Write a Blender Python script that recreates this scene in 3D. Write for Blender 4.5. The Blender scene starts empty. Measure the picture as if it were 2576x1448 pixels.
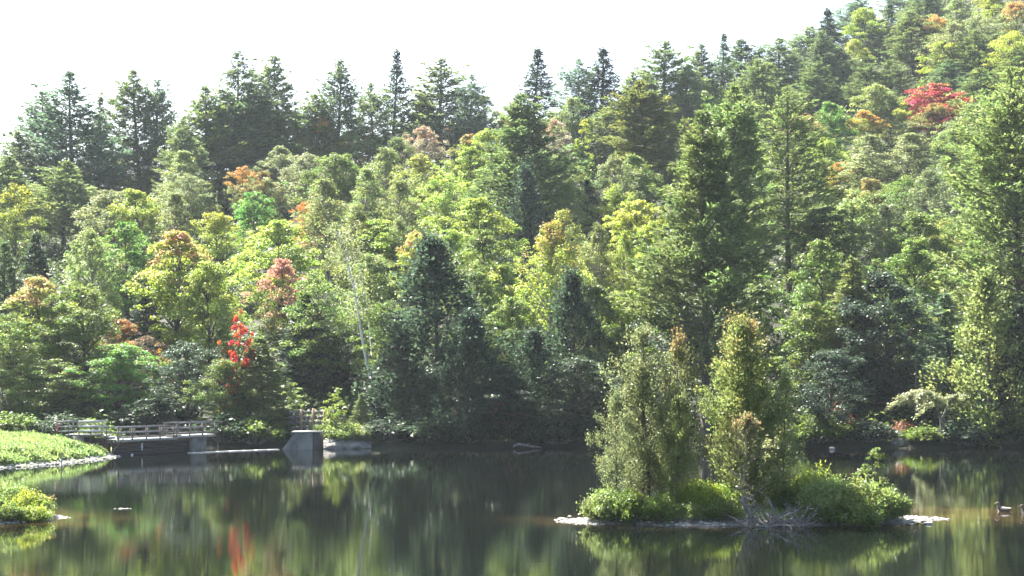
import bpy, math, random
import numpy as np
from mathutils import Vector

# ------------------------------------------------------------------ camera, sky, sun, exposure
scene = bpy.context.scene
COL = scene.collection
CAMZ, FPX, CX, HY = 7.0, 4083.0, 1287.5, 921.0      # eye height, focal length / centre / horizon in 2575 px wide units

cam_data = bpy.data.cameras.new('camera')
cam_data.sensor_width = 36.0
cam_data.lens = 36.0 * FPX / 2575.0
cam_data.shift_y = (HY - 724.0) / 2575.0
cam_data.clip_start = 0.5
cam_data.clip_end = 3000.0
camera = bpy.data.objects.new('camera', cam_data)
COL.objects.link(camera)
camera.location = (0, 0, CAMZ)
camera.rotation_euler = (math.radians(90), 0, 0)
scene.camera = camera

SUN_EL, SUN_AZ = math.radians(49), math.radians(-38)   # azimuth from +Y, negative = to the left
world = bpy.data.worlds.new('World')
scene.world = world
world.use_nodes = True
wn = world.node_tree
wn.nodes.clear()
sky_tex = wn.nodes.new('ShaderNodeTexSky')
sky_tex.sky_type = 'NISHITA'
sky_tex.sun_disc = False
sky_tex.sun_elevation = SUN_EL
sky_tex.sun_rotation = SUN_AZ
sky_tex.air_density = 1.0
sky_tex.dust_density = 2.5
sky_tex.ozone_density = 1.0
bgn = wn.nodes.new('ShaderNodeBackground')
bgn.inputs['Strength'].default_value = 0.06
out = wn.nodes.new('ShaderNodeOutputWorld')
wn.links.new(sky_tex.outputs[0], bgn.inputs[0])
wn.links.new(bgn.outputs[0], out.inputs[0])

sun_data = bpy.data.lights.new('sun', 'SUN')
sun_data.energy = 5.0
sun_data.angle = math.radians(0.53)
sun_data.color = (1.0, 0.95, 0.86)
sun = bpy.data.objects.new('sun', sun_data)
COL.objects.link(sun)
sdir = Vector((math.sin(SUN_AZ) * math.cos(SUN_EL), math.cos(SUN_AZ) * math.cos(SUN_EL), math.sin(SUN_EL)))
sun.rotation_euler = sdir.to_track_quat('Z', 'Y').to_euler()
sun.location = (0, 0, 300)

vs = scene.view_settings
vs.view_transform = 'Standard'
vs.look = 'None'
vs.exposure = 2.9
vs.gamma = 1.0
vs.use_curve_mapping = False
cy = scene.cycles
cy.max_bounces = 7
cy.diffuse_bounces = 3
cy.glossy_bounces = 3
cy.transmission_bounces = 4
cy.volume_bounces = 0
cy.transparent_max_bounces = 4
cy.caustics_reflective = False
cy.caustics_refractive = False
cy.sample_clamp_indirect = 4.0
cy.filter_width = 1.5
cy.use_denoising = True

# ------------------------------------------------------------------ helpers
RNG = np.random.default_rng(7)
random.seed(7)

def wx(px, Y):
    return (px - CX) / FPX * Y
def wz(py, Y):
    return CAMZ + (HY - py) / FPX * Y
def yw(py, z=0.0):
    return FPX * (CAMZ - z) / (py - HY)

def link(o, parent=None):
    COL.objects.link(o)
    if parent is not None:
        o.parent = parent
    return o

def tag(o, label=None, cat=None, group=None, kind=None):
    if label: o['label'] = label
    if cat: o['category'] = cat
    if group: o['group'] = group
    if kind: o['kind'] = kind
    return o

def empty(name, loc=(0, 0, 0), rz=0.0):
    e = bpy.data.objects.new(name, None)
    e.empty_display_size = 0.3
    e.location = loc
    e.rotation_euler = (0, 0, rz)
    return link(e)

def make_mesh(name, V, F, mat=None, attrs=None, smooth=False):
    """V (n,3) float, F (m,k) int with one k, or list of such arrays"""
    V = np.ascontiguousarray(V, dtype=np.float32)
    Fs = F if isinstance(F, list) else [F]
    Fs = [np.asarray(f, dtype=np.int32) for f in Fs if len(f)]
    m = bpy.data.meshes.new(name)
    m.vertices.add(len(V))
    m.vertices.foreach_set('co', V.ravel())
    idx = np.concatenate([f.ravel() for f in Fs])
    tot = np.concatenate([np.full(len(f), f.shape[1], np.int32) for f in Fs])
    start = np.concatenate([[0], np.cumsum(tot)[:-1]]).astype(np.int32)
    m.loops.add(len(idx))
    m.loops.foreach_set('vertex_index', idx)
    m.polygons.add(len(tot))
    m.polygons.foreach_set('loop_start', start)
    m.polygons.foreach_set('loop_total', tot)
    if smooth:
        m.polygons.foreach_set('use_smooth', np.ones(len(tot), bool))
    for k, a in (attrs or {}).items():
        at = m.attributes.new(k, 'FLOAT', 'POINT')
        at.data.foreach_set('value', np.ascontiguousarray(a, np.float32))
    if mat: m.materials.append(mat)
    m.update(calc_edges=True)
    return m

def obj(name, mesh, parent=None, loc=None, rz=None):
    o = bpy.data.objects.new(name, mesh)
    if loc is not None: o.location = loc
    if rz is not None: o.rotation_euler = (0, 0, rz)
    return link(o, parent)

class MB:
    """collects quads / tubes / boxes into one mesh"""
    def __init__(self):
        self.V, self.F4, self.F3, self.n = [], [], [], 0
    def add(self, V, F4=None, F3=None):
        V = np.asarray(V, float)
        if F4 is not None and len(F4): self.F4.append(np.asarray(F4) + self.n)
        if F3 is not None and len(F3): self.F3.append(np.asarray(F3) + self.n)
        self.V.append(V); self.n += len(V)
        return self
    def box(self, c, s, rz=0.0, tilt=None):
        hx, hy, hz = s[0] / 2, s[1] / 2, s[2] / 2
        P = np.array([[x, y, z] for z in (-hz, hz) for y in (-hy, hy) for x in (-hx, hx)])
        if tilt: P[:, 2] += P[:, 0] * tilt
        ca, sa = math.cos(rz), math.sin(rz)
        P = np.c_[P[:, 0] * ca - P[:, 1] * sa, P[:, 0] * sa + P[:, 1] * ca, P[:, 2]] + np.asarray(c)
        return self.add(P, [[0, 2, 3, 1], [4, 5, 7, 6], [0, 1, 5, 4], [2, 6, 7, 3], [0, 4, 6, 2], [1, 3, 7, 5]])
    def tube(self, pts, rad, sides=6, cap=True):
        pts = np.asarray(pts, float)
        n = len(pts)
        rad = np.broadcast_to(np.asarray(rad, float), (n,))
        T = np.gradient(pts, axis=0)
        T /= np.linalg.norm(T, axis=1, keepdims=True) + 1e-9
        ref = np.where(np.abs(T[:, 2:3]) > 0.9, np.array([[1., 0, 0]]), np.array([[0, 0, 1.]]))
        A = np.cross(T, ref); A /= np.linalg.norm(A, axis=1, keepdims=True) + 1e-9
        B = np.cross(T, A)
        th = np.linspace(0, 2 * math.pi, sides, endpoint=False)
        R = pts[:, None] + rad[:, None, None] * (np.cos(th)[None, :, None] * A[:, None] + np.sin(th)[None, :, None] * B[:, None])
        V = R.reshape(-1, 3)
        i = np.arange(n - 1)[:, None] * sides
        j = np.arange(sides)[None]; k = (j + 1) % sides
        F = np.stack([i + j, i + k, i + sides + k, i + sides + j], -1).reshape(-1, 4)
        F3 = []
        if cap:
            F3 = [[0, a, a + 1] for a in range(1, sides - 1)]
            o = (n - 1) * sides
            F3 += [[o, o + a + 1, o + a] for a in range(1, sides - 1)]
        return self.add(V, F, F3)
    def mesh(self, name, mat, smooth=False, attrs=None):
        Fs = []
        if self.F4: Fs.append(np.concatenate(self.F4))
        if self.F3: Fs.append(np.concatenate(self.F3))
        return make_mesh(name, np.concatenate(self.V), Fs, mat, attrs, smooth)
    def build(self, name, mat, parent=None, smooth=False):
        return obj(name, self.mesh(name, mat, smooth), parent)

def nrm(a):
    return a / (np.linalg.norm(a, axis=-1, keepdims=True) + 1e-9)

def rhombi(C, D, N, L, W, fold=0.12):
    """leaf shaped quads: centre, long direction, normal"""
    D = nrm(D); S = nrm(np.cross(N, D)); N2 = np.cross(D, S)
    L = np.broadcast_to(L, (len(C),))[:, None]; W = np.broadcast_to(W, (len(C),))[:, None]
    V = np.stack([C - D * L / 2, C - D * L * .08 + S * W / 2 + N2 * W * fold,
                  C + D * L / 2, C - D * L * .08 - S * W / 2 + N2 * W * fold], 1).reshape(-1, 3)
    F = np.arange(4 * len(C)).reshape(-1, 4)
    return V, F

def vnoise(x, y, s=1.0, o=0.0):
    return (np.sin(x * 1.7 * s + 1.3 + o) * np.cos(y * 1.3 * s - .7 + o) + .5 * np.sin(x * 3.9 * s - y * 2.9 * s + 2.1 + o)
            + .25 * np.cos(x * 8.3 * s + y * 7.1 * s + o)) / 1.75

# ------------------------------------------------------------------ materials
def new_mat(name):
    m = bpy.data.materials.new(name)
    m.use_nodes = True
    m.node_tree.nodes.clear()
    return m, m.node_tree.nodes, m.node_tree.links

def leaf_mat(name, tint=None, th=0.55, amount=1.0, trans=0.55, rough=0.5, gloss=0.09, own=None):
    """leaf colour from the object, varied leaf by leaf; an optional second autumn colour towards the top / on some boughs"""
    m, N, Lk = new_mat(name)
    out = N.new('ShaderNodeOutputMaterial')
    if own is None:
        info = N.new('ShaderNodeObjectInfo'); base = info.outputs['Color']
    else:
        rgb = N.new('ShaderNodeRGB'); rgb.outputs[0].default_value = (*own, 1); base = rgb.outputs[0]
    av = N.new('ShaderNodeAttribute'); av.attribute_name = 'v'
    ac = N.new('ShaderNodeAttribute'); ac.attribute_name = 'c'
    if tint is not None:
        ah = N.new('ShaderNodeAttribute'); ah.attribute_name = 'h'
        s = N.new('ShaderNodeMath'); s.operation = 'MULTIPLY_ADD'; s.inputs[1].default_value = 0.55
        Lk.new(ac.outputs['Fac'], s.inputs[0]); Lk.new(ah.outputs['Fac'], s.inputs[2])
        s2 = N.new('ShaderNodeMath'); s2.operation = 'MULTIPLY_ADD'; s2.inputs[1].default_value = 0.25
        Lk.new(av.outputs['Fac'], s2.inputs[0]); Lk.new(s.outputs[0], s2.inputs[2])
        mr = N.new('ShaderNodeMapRange'); mr.inputs['From Min'].default_value = th + .3; mr.inputs['From Max'].default_value = th + .65
        mr.inputs['To Max'].default_value = amount
        Lk.new(s2.outputs[0], mr.inputs['Value'])
        mx = N.new('ShaderNodeMixRGB'); mx.inputs['Color2'].default_value = (*tint, 1)
        Lk.new(mr.outputs[0], mx.inputs['Fac']); Lk.new(base, mx.inputs['Color1'])
        base = mx.outputs[0]
    hs = N.new('ShaderNodeHueSaturation'); hs.inputs['Saturation'].default_value = 1.07
    mh = N.new('ShaderNodeMapRange'); mh.inputs['To Min'].default_value = 0.475; mh.inputs['To Max'].default_value = 0.52
    mv = N.new('ShaderNodeMapRange'); mv.inputs['To Min'].default_value = 0.55; mv.inputs['To Max'].default_value = 1.45
    Lk.new(ac.outputs['Fac'], mh.inputs['Value']); Lk.new(av.outputs['Fac'], mv.inputs['Value'])
    Lk.new(mh.outputs[0], hs.inputs['Hue']); Lk.new(mv.outputs[0], hs.inputs['Value']); Lk.new(base, hs.inputs['Color'])
    dif = N.new('ShaderNodeBsdfDiffuse'); Lk.new(hs.outputs[0], dif.inputs['Color'])
    tr = N.new('ShaderNodeBsdfTranslucent')
    g = N.new('ShaderNodeGamma'); g.inputs['Gamma'].default_value = 0.85
    Lk.new(hs.outputs[0], g.inputs['Color']); Lk.new(g.outputs[0], tr.inputs['Color'])
    m1 = N.new('ShaderNodeMixShader'); m1.inputs['Fac'].default_value = trans
    Lk.new(dif.outputs[0], m1.inputs[1]); Lk.new(tr.outputs[0], m1.inputs[2])
    gl = N.new('ShaderNodeBsdfGlossy'); gl.inputs['Roughness'].default_value = rough
    m2 = N.new('ShaderNodeMixShader')
    fr = N.new('ShaderNodeLayerWeight'); fr.inputs['Blend'].default_value = 0.25
    mu = N.new('ShaderNodeMath'); mu.operation = 'MULTIPLY_ADD'; mu.inputs[1].default_value = 0.035; mu.inputs[2].default_value = gloss * .08
    Lk.new(fr.outputs['Fresnel'], mu.inputs[0]); Lk.new(mu.outputs[0], m2.inputs['Fac'])
    Lk.new(m1.outputs[0], m2.inputs[1]); Lk.new(gl.outputs[0], m2.inputs[2])
    Lk.new(m2.outputs[0], out.inputs['Surface'])
    return m

def rough_mat(name, c1, c2, scale=4.0, rough=0.85, bump=0.0, stretch=(1, 1, 1), spec=0.3, c3=None, objcoord=True, thr=(0.35, 0.65)):
    m, N, Lk = new_mat(name)
    out = N.new('ShaderNodeOutputMaterial'); b = N.new('ShaderNodeBsdfPrincipled')
    tc = N.new('ShaderNodeTexCoord'); mp = N.new('ShaderNodeMapping'); mp.inputs['Scale'].default_value = stretch
    Lk.new(tc.outputs['Object' if objcoord else 'Generated'], mp.inputs['Vector'])
    n1 = N.new('ShaderNodeTexNoise'); n1.inputs['Scale'].default_value = scale; n1.inputs['Detail'].default_value = 6
    Lk.new(mp.outputs[0], n1.inputs['Vector'])
    r = N.new('ShaderNodeValToRGB')
    r.color_ramp.elements[0].color = (*c1, 1); r.color_ramp.elements[0].position = thr[0]
    r.color_ramp.elements[1].color = (*c2, 1); r.color_ramp.elements[1].position = thr[1]
    if c3 is not None:
        e = r.color_ramp.elements.new((thr[0] + thr[1]) / 2); e.color = (*c3, 1)
    Lk.new(n1.outputs['Fac'], r.inputs['Fac']); Lk.new(r.outputs[0], b.inputs['Base Color'])
    b.inputs['Roughness'].default_value = rough
    b.inputs['Specular IOR Level'].default_value = spec
    if bump:
        n2 = N.new('ShaderNodeTexNoise'); n2.inputs['Scale'].default_value = scale * 5; n2.inputs['Detail'].default_value = 4
        Lk.new(mp.outputs[0], n2.inputs['Vector'])
        bp = N.new('ShaderNodeBump'); bp.inputs['Distance'].default_value = bump; bp.inputs['Strength'].default_value = 0.8
        Lk.new(n2.outputs['Fac'], bp.inputs['Height']); Lk.new(bp.outputs[0], b.inputs['Normal'])
    Lk.new(b.outputs[0], out.inputs['Surface'])
    return m

M = {}
M['leaf'] = leaf_mat('leaf')
M['needle'] = leaf_mat('needle', trans=0.45, rough=0.55, gloss=0.06)
TINTS = dict(org=(.42, .17, .05), red=(.36, .035, .035), pink=(.46, .19, .13), yel=(.30, .29, .04), brn=(.22, .09, .055), rust=(.28, .12, .045), coral=(.5, .22, .17))
for k, c in TINTS.items():
    M['leaf_' + k] = leaf_mat('leaf_' + k, tint=c, th=dict(org=.76, red=.7, pink=.92, yel=.85, brn=.98, rust=.92, coral=.62)[k], amount=.6 if k == 'brn' else .9)
M['bark'] = rough_mat('bark', (.035, .027, .02), (.10, .08, .065), 6, .9, .02, (1, 1, .25))
M['bark_grey'] = rough_mat('bark_grey', (.10, .09, .08), (.26, .24, .22), 5, .85, .01, (1, 1, .3))
M['bark_birch'] = rough_mat('bark_birch', (.10, .09, .08), (.62, .60, .55), 7, .7, .0, (.4, .4, 2.5), thr=(.28, .42))
M['driftwood'] = rough_mat('driftwood', (.10, .09, .085), (.26, .24, .22), 9, .8, .0)
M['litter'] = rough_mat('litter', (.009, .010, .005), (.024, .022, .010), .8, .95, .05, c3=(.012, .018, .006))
M['turf'] = rough_mat('turf', (.05, .075, .02), (.13, .16, .04), .9, .95, .04, c3=(.09, .12, .03))
M['gravel'] = rough_mat('gravel', (.07, .062, .05), (.24, .22, .19), 5, .9, .03)
M['mud'] = rough_mat('mud', (.035, .028, .02), (.09, .07, .05), 2.5, .8, .02)
M['stone'] = rough_mat('stone', (.05, .048, .046), (.17, .165, .155), 3, .85, .02)
M['stone_pale'] = rough_mat('stone_pale', (.20, .19, .17), (.46, .44, .40), 5, .8, .01)
M['stone_dark'] = rough_mat('stone_dark', (.05, .05, .055), (.16, .155, .15), 3, .8, .02)
M['concrete'] = rough_mat('concrete', (.10, .10, .095), (.21, .205, .19), 1.6, .85, .01, (1, 1, .4))
M['concrete_shaded'] = rough_mat('concrete_shaded', (.025, .018, .018), (.07, .06, .058), 1.4, .85, .01, (1, 1, .3))  # darker copy of concrete: shade on the abutment side put into the colour
M['steel_rust'] = rough_mat('steel_rust', (.03, .014, .011), (.085, .04, .03), 2.2, .75, .005, (1, 1, .3))
M['gate_plank'] = rough_mat('gate_plank', (.006, .006, .010), (.022, .019, .022), 2.5, .7, .004, (.4, 1, 2))
M['rail_grey'] = rough_mat('rail_grey', (.09, .085, .08), (.20, .19, .18), 3, .42, .0, spec=.7)
M['rail_pale'] = rough_mat('rail_pale', (.26, .255, .24), (.40, .39, .37), 3, .38, .0, spec=.8)  # paler copy of rail_grey; sun glint on the landing rails put into colour
M['post_dark'] = rough_mat('post_dark', (.06, .05, .045), (.16, .14, .12), 5, .7)
M['post_wood'] = rough_mat('post_wood', (.11, .075, .045), (.24, .17, .11), 6, .85, .004, (1, 1, .3))
M['red_paint'] = rough_mat('red_paint', (.42, .05, .05), (.55, .1, .09), 4, .5)
M['white_paint'] = rough_mat('white_paint', (.66, .66, .66), (.8, .8, .78), 4, .45, spec=.5)
M['duck'] = rough_mat('duck', (.05, .04, .032), (.15, .12, .095), 22, .65)
M['duck_lit'] = rough_mat('duck_lit', (.45, .41, .36), (.62, .58, .52), 18, .6)  # highlights on breast and wings put into the plumage colour
M['bill'] = rough_mat('bill', (.22, .15, .05), (.3, .2, .07), 20, .5)
M['grass'] = leaf_mat('grass', own=(.19, .275, .085), trans=.45)
M['under'] = leaf_mat('under', own=(.055, .09, .022), tint=(.13, .15, .035), th=.35, trans=.4)
# ------------------------------------------------------------------ terrain
SLX = [-140, -79, -20, 27, 75, 132, 220]
SLS = [.235, .245, .285, .30, .325, .385, .43]
RGX = [-140, -79, -20, 27, 75, 132, 220]
RGR = [150, 150, 152, 170, 245, 320, 360]

def shore_y(X):
    X = np.asarray(X, float)
    return 138.6 + .8 * np.sin(X * .31 + 1.1) + .5 * np.sin(X * .83) + np.where(X > 30, (X - 30) * .02, 0)

def ground(X, Y):
    X = np.asarray(X, float); Y = np.asarray(Y, float)
    d = Y - shore_y(X)
    s = np.interp(X, SLX, SLS); R = np.interp(X, RGX, RGR)
    k = 14.0
    dd = -k * np.log(np.exp(-np.clip(d, -50, 900) / k) + np.exp(-R / k))      # rises, then levels off at the ridge
    over = np.maximum(0, d - R - 30)
    z = .45 * np.clip(d / 1.4, 0, 1) + s * np.maximum(0, dd - 5) - .10 * over + np.where(d > 6, .5 * vnoise(X, Y, .09), 0)
    bed = np.maximum(-1.6, .5 * d)
    zf = np.where(d > 0, z, bed)
    zc = np.where(Y < 26, np.minimum(5.4, (26 - Y) * .33), -1.6)              # the bank the photographer stands on
    zl = np.where((X < -70), np.minimum((-70 - X) * .12, 3.0), -1.6)          # left end of the pond
    zr = np.where((X > 75), np.minimum((X - 75) * .2, 12.0), -1.6)
    return np.maximum(np.maximum(zf, zc), np.maximum(zl, zr))

def grid_mesh(name, xs, ys, zf, mat, smooth=True):
    X, Y = np.meshgrid(xs, ys)
    Z = zf(X, Y)
    V = np.c_[X.ravel(), Y.ravel(), Z.ravel()]
    nx, ny = len(xs), len(ys)
    i = np.arange((ny - 1))[:, None] * nx + np.arange(nx - 1)[None]
    F = np.stack([i, i + 1, i + nx + 1, i + nx], -1).reshape(-1, 4)
    return make_mesh(name, V, F, mat, smooth=smooth)

xs = np.concatenate([np.arange(-420, -90, 10), np.arange(-90, 130, 2.2), np.arange(130, 425, 10)])
ys = np.concatenate([np.arange(-60, 132, 5), np.arange(132, 160, 1.0), np.arange(160, 420, 3), np.arange(420, 760, 14)])
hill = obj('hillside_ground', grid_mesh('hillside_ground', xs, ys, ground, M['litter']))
tag(hill, 'wooded hillside rising from the far shore of the pond', kind='structure')

# left grass bank beside the footbridge
LBY = [84, 100, 111, 115.7, 121, 124.6, 126.3, 128, 131, 150]
LBX = [-82, -47, -35.2, -32.4, -31.0, -30.3, -30.8, -32.0, -33.5, -34]
def left_bank(X, Y):
    d = (np.interp(Y, LBY, LBX) + .25 * np.sin(Y * 1.9) + .15 * np.sin(Y * 4.3) - X) * .75
    d = np.minimum(d, (Y - 86) * .6)
    z = np.where(d > 0, .10 * np.clip(d / .5, 0, 1) + 1.55 * (1 - np.exp(-np.maximum(0, d - .5) / 2.1)), d * .5)
    return np.maximum(z + np.where(d > 1, .06 * vnoise(X, Y, .8), 0), -1.2)
bank = obj('grass_bank_ground', grid_mesh('grass_bank_ground', np.arange(-82, -29.4, .45), np.arange(86, 150, .45), left_bank, M['turf']))
tag(bank, 'low grassy bank on the left of the pond', kind='structure')

# near spit at the lower left
def near_spit(X, Y):
    u = (X + 29.5) / 8.6; v = (Y - 74.6) / 3.9
    a = np.arctan2(v, u)
    r = np.sqrt(u * u + v * v) / (1 + .05 * np.sin(5 * a) + .03 * np.sin(11 * a + 1))
    d = (1 - r) * 3.9
    z = np.where(d > 0, .10 * np.clip(d / .3, 0, 1) + .28 * np.clip((d - .3) / 1.2, 0, 1), d * .5)
    return np.maximum(z, -.8)
spit = obj('near_bank_ground', grid_mesh('near_bank_ground', np.arange(-39, -19.5, .25), np.arange(69.5, 79.8, .25), near_spit, M['gravel']))
tag(spit, 'stony spit of shore at the lower left', kind='structure')

# islet
ICX, ICY, IRX, IRY = 10.9, 73.9, 8.6, 2.7
def islet(X, Y):
    u = (X - ICX) / IRX; v = (Y - ICY - .35 * np.sin((X - ICX) * .3)) / IRY
    a = np.arctan2(v, u)
    r = np.sqrt(np.abs(u) ** 2.2 + np.abs(v) ** 2.0) / (1 + .05 * np.sin(4 * a + .5) + .035 * np.sin(9 * a) + .02 * np.sin(17 * a))
    d = (1 - r) * IRY
    z = np.where(d > 0, .10 * np.clip(d / .35, 0, 1) + .22 * np.clip((d - .5) / 1.2, 0, 1), d * .35)
    return np.maximum(z + np.where(d > 0, .015 * vnoise(X, Y, 3.), 0), -.6)
isl = obj('islet_ground', grid_mesh('islet_ground', np.arange(1.0, 21, .16), np.arange(69.5, 78.6, .16), islet, M['gravel']))
tag(isl, 'low gravel islet in the pond', kind='structure')

# ------------------------------------------------------------------ water
def water_mat():
    m, N, Lk = new_mat('pond_water')
    out = N.new('ShaderNodeOutputMaterial'); b = N.new('ShaderNodeBsdfPrincipled')
    geo = N.new('ShaderNodeNewGeometry')
    # silt brown where it is shallow (round the islet and the spit), dark elsewhere
    at = N.new('ShaderNodeAttribute'); at.attribute_name = 'shallow'
    n0 = N.new('ShaderNodeTexNoise'); n0.inputs['Scale'].default_value = .35; n0.inputs['Detail'].default_value = 3
    Lk.new(geo.outputs['Position'], n0.inputs['Vector'])
    mm = N.new('ShaderNodeMath'); mm.operation = 'MULTIPLY'
    nr = N.new('ShaderNodeMapRange'); nr.inputs['From Min'].default_value = .3; nr.inputs['From Max'].default_value = .6
    Lk.new(n0.outputs['Fac'], nr.inputs['Value']); Lk.new(nr.outputs[0], mm.inputs[0]); Lk.new(at.outputs['Fac'], mm.inputs[1])
    mx = N.new('ShaderNodeMixRGB'); mx.inputs['Color1'].default_value = (.003, .0042, .0034, 1); mx.inputs['Color2'].default_value = (.045, .030, .013, 1)
    Lk.new(mm.outputs[0], mx.inputs['Fac']); Lk.new(mx.outputs[0], b.inputs['Base Color'])
    b.inputs['IOR'].default_value = 1.33
    b.inputs['Roughness'].default_value = .008
    b.inputs['Specular IOR Level'].default_value = .5
    mp = N.new('ShaderNodeMapping'); mp.inputs['Scale'].default_value = (.8, 1.5, 1)
    Lk.new(geo.outputs['Position'], mp.inputs['Vector'])
    n1 = N.new('ShaderNodeTexNoise'); n1.inputs['Scale'].default_value = 2.0; n1.inputs['Detail'].default_value = 3
    n2 = N.new('ShaderNodeTexNoise'); n2.inputs['Scale'].default_value = 9; n2.inputs['Detail'].default_value = 2
    n3 = N.new('ShaderNodeTexNoise'); n3.inputs['Scale'].default_value = .07; n3.inputs['Detail'].default_value = 2   # breeze patches
    for n in (n1, n2, n3): Lk.new(mp.outputs[0], n.inputs['Vector'])
    mr = N.new('ShaderNodeMapRange'); mr.inputs['From Min'].default_value = .45; mr.inputs['From Max'].default_value = .65; mr.inputs['To Min'].default_value = .12; mr.inputs['To Max'].default_value = .55
    Lk.new(n3.outputs['Fac'], mr.inputs['Value'])
    a = N.new('ShaderNodeMath'); a.operation = 'MULTIPLY'; Lk.new(n2.outputs['Fac'], a.inputs[0]); Lk.new(mr.outputs[0], a.inputs[1])
    ad = N.new('ShaderNodeMath'); ad.operation = 'ADD'; Lk.new(n1.outputs['Fac'], ad.inputs[0]); Lk.new(a.outputs[0], ad.inputs[1])
    bp = N.new('ShaderNodeBump'); bp.inputs['Strength'].default_value = 1.0; bp.inputs['Distance'].default_value = .0017
    Lk.new(ad.outputs[0], bp.inputs['Height']); Lk.new(bp.outputs[0], b.inputs['Normal'])
    Lk.new(b.outputs[0], out.inputs['Surface'])
    return m
M['water'] = water_mat()
gx = np.concatenate([[-420, -120], np.arange(-80, 60, 1.5), [100, 420]]); gy = np.concatenate([[0, 30], np.arange(45, 146, 1.5)])
X, Y = np.meshgrid(gx, gy)
wm = grid_mesh('pond_water', gx, gy, lambda X, Y: X * 0, M['water'])
dI = np.minimum(np.sqrt(((X - 22) / 8) ** 2 + ((Y - 76.5) / 4.5) ** 2), np.sqrt(((X - 10.9) / 10.0) ** 2 + ((Y - 73.9) / 3.9) ** 2))
dS = np.sqrt(((X + 29) / 11) ** 2 + ((Y - 74) / 6) ** 2)
sh = np.clip((1.25 - np.minimum(dI, dS)) * 2, 0, 1)
at = wm.attributes.new('shallow', 'FLOAT', 'POINT'); at.data.foreach_set('value', sh.ravel().astype(np.float32))
water = obj('pond_water', wm)
tag(water, 'still dark pond reflecting the trees', kind='structure')
# ------------------------------------------------------------------ tree generators (each returns trunk mesh + crown mesh)
PCT = 90
def finish(name, H, R, MBt, bark, C, D, N, L, W, h, c, mat, fold=.12):
    V, F = rhombi(C, D, N, L, W, fold)
    v = np.repeat(RNG.random(len(C)), 4)
    tm = MBt.mesh(name + '_trunk', bark, smooth=True)
    cm = make_mesh(name + '_crown', V, F, mat, dict(h=np.repeat(h, 4), c=np.repeat(c, 4), v=v))
    # real half width: 96th percentile of leaf distance
    rr = np.percentile(np.hypot(C[:, 0], C[:, 1]), PCT)
    return dict(trunk=tm, crown=cm, H=H, R=float(rr))

def bend_path(H, n, amp, rng, top=1.0):
    t = np.linspace(0, top, n)
    a, b = rng.uniform(-amp, amp, 2), rng.uniform(-amp, amp, 2)
    return np.c_[a[0] * t + a[1] * np.sin(t * 5), b[0] * t + b[1] * np.sin(t * 4.3 + 1), t * H], t

def broadleaf(name, seed, H=12, R=3.6, base=.12, wide=.5, nclump=165, lpc=130, leaf=.215, flat=.8, sharp=.62, crad=.235, droop=0, upright=0, bark='bark', mat='leaf', trunkr=.17):
    rng = np.random.default_rng(seed)
    mb = MB()
    P, T = bend_path(H, 9, .35, rng, .92)
    mb.tube(P, np.linspace(trunkr, trunkr * .12, 9), 6)
    ph = rng.uniform(0, 6.28, 4)
    Cs, Ds, Ns, hs, cs, Ls = [], [], [], [], [], []
    for i in range(nclump):
        t = rng.random() ** .85
        x = t / wide * .5 if t < wide else .5 + (t - wide) / (1 - wide) * .5
        prof = max(.10, math.sin(math.pi * min(.985, max(.06, x)))) ** sharp
        th = rng.uniform(0, 2 * math.pi)
        lob = (1 + .28 * math.sin(2 * th + ph[0] + 4 * t) + .20 * math.sin(3 * th + ph[1] - 7 * t) + .12 * math.sin(9 * t + ph[2])) * rng.choice([.85, 1, 1, 1.22])
        rad = R * prof * lob * math.sqrt(rng.uniform(.08, 1.0))
        z = H * (base + (1 - base) * t)
        px = np.array([np.interp(z, P[:, 2], P[:, 0]), np.interp(z, P[:, 2], P[:, 1]), 0])
        c0 = px + np.array([math.cos(th) * rad, math.sin(th) * rad, z])
        rc = R * crad * rng.uniform(.5, 1.3) * (.55 + .45 * prof)
        n = max(8, int(lpc * (rc / (R * crad)) ** 1.6))
        d = nrm(rng.normal(size=(n, 3))) * (rng.random((n, 1)) ** .42)
        d[:, 2] = np.where(d[:, 2] < -.35, -d[:, 2] * .6, d[:, 2])
        out_ = np.array([math.cos(th), math.sin(th), 0])
        pos = c0 + d * np.array([rc, rc, rc * flat])
        rel = (d * np.array([1, 1, 1])) @ out_
        pos[:, 2] -= droop * rc * np.maximum(0, rel) ** 2
        pos[:, 2] += upright * rc * rng.uniform(-1, 1, n)
        nn = np.array([0, 0, .7]) + d * .5 + rng.normal(size=(n, 3)) * .6
        dd = np.cross(nn, rng.normal(size=(n, 3)))
        Cs.append(pos); Ds.append(dd); Ns.append(nn); hs.append(pos[:, 2] / H)
        cs.append(np.full(n, rng.random())); Ls.append(leaf * rng.uniform(.65, 1.35, n))
        if i % 2 == 0:
            zb = max(H * base * .6, z - rad * rng.uniform(.5, 1.1) - .3)
            p0 = np.array([np.interp(zb, P[:, 2], P[:, 0]), np.interp(zb, P[:, 2], P[:, 1]), zb])
            mid = (p0 + c0) / 2 + np.array([0, 0, .12 * rad])
            mb.tube([p0, mid, c0], [.05, .032, .012], 4, cap=False)
    C = np.concatenate(Cs); L = np.concatenate(Ls)
    return finish(name, H, R, mb, M[bark], C, np.concatenate(Ds), np.concatenate(Ns), L, L * .62, np.concatenate(hs), np.concatenate(cs), M[mat])

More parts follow.
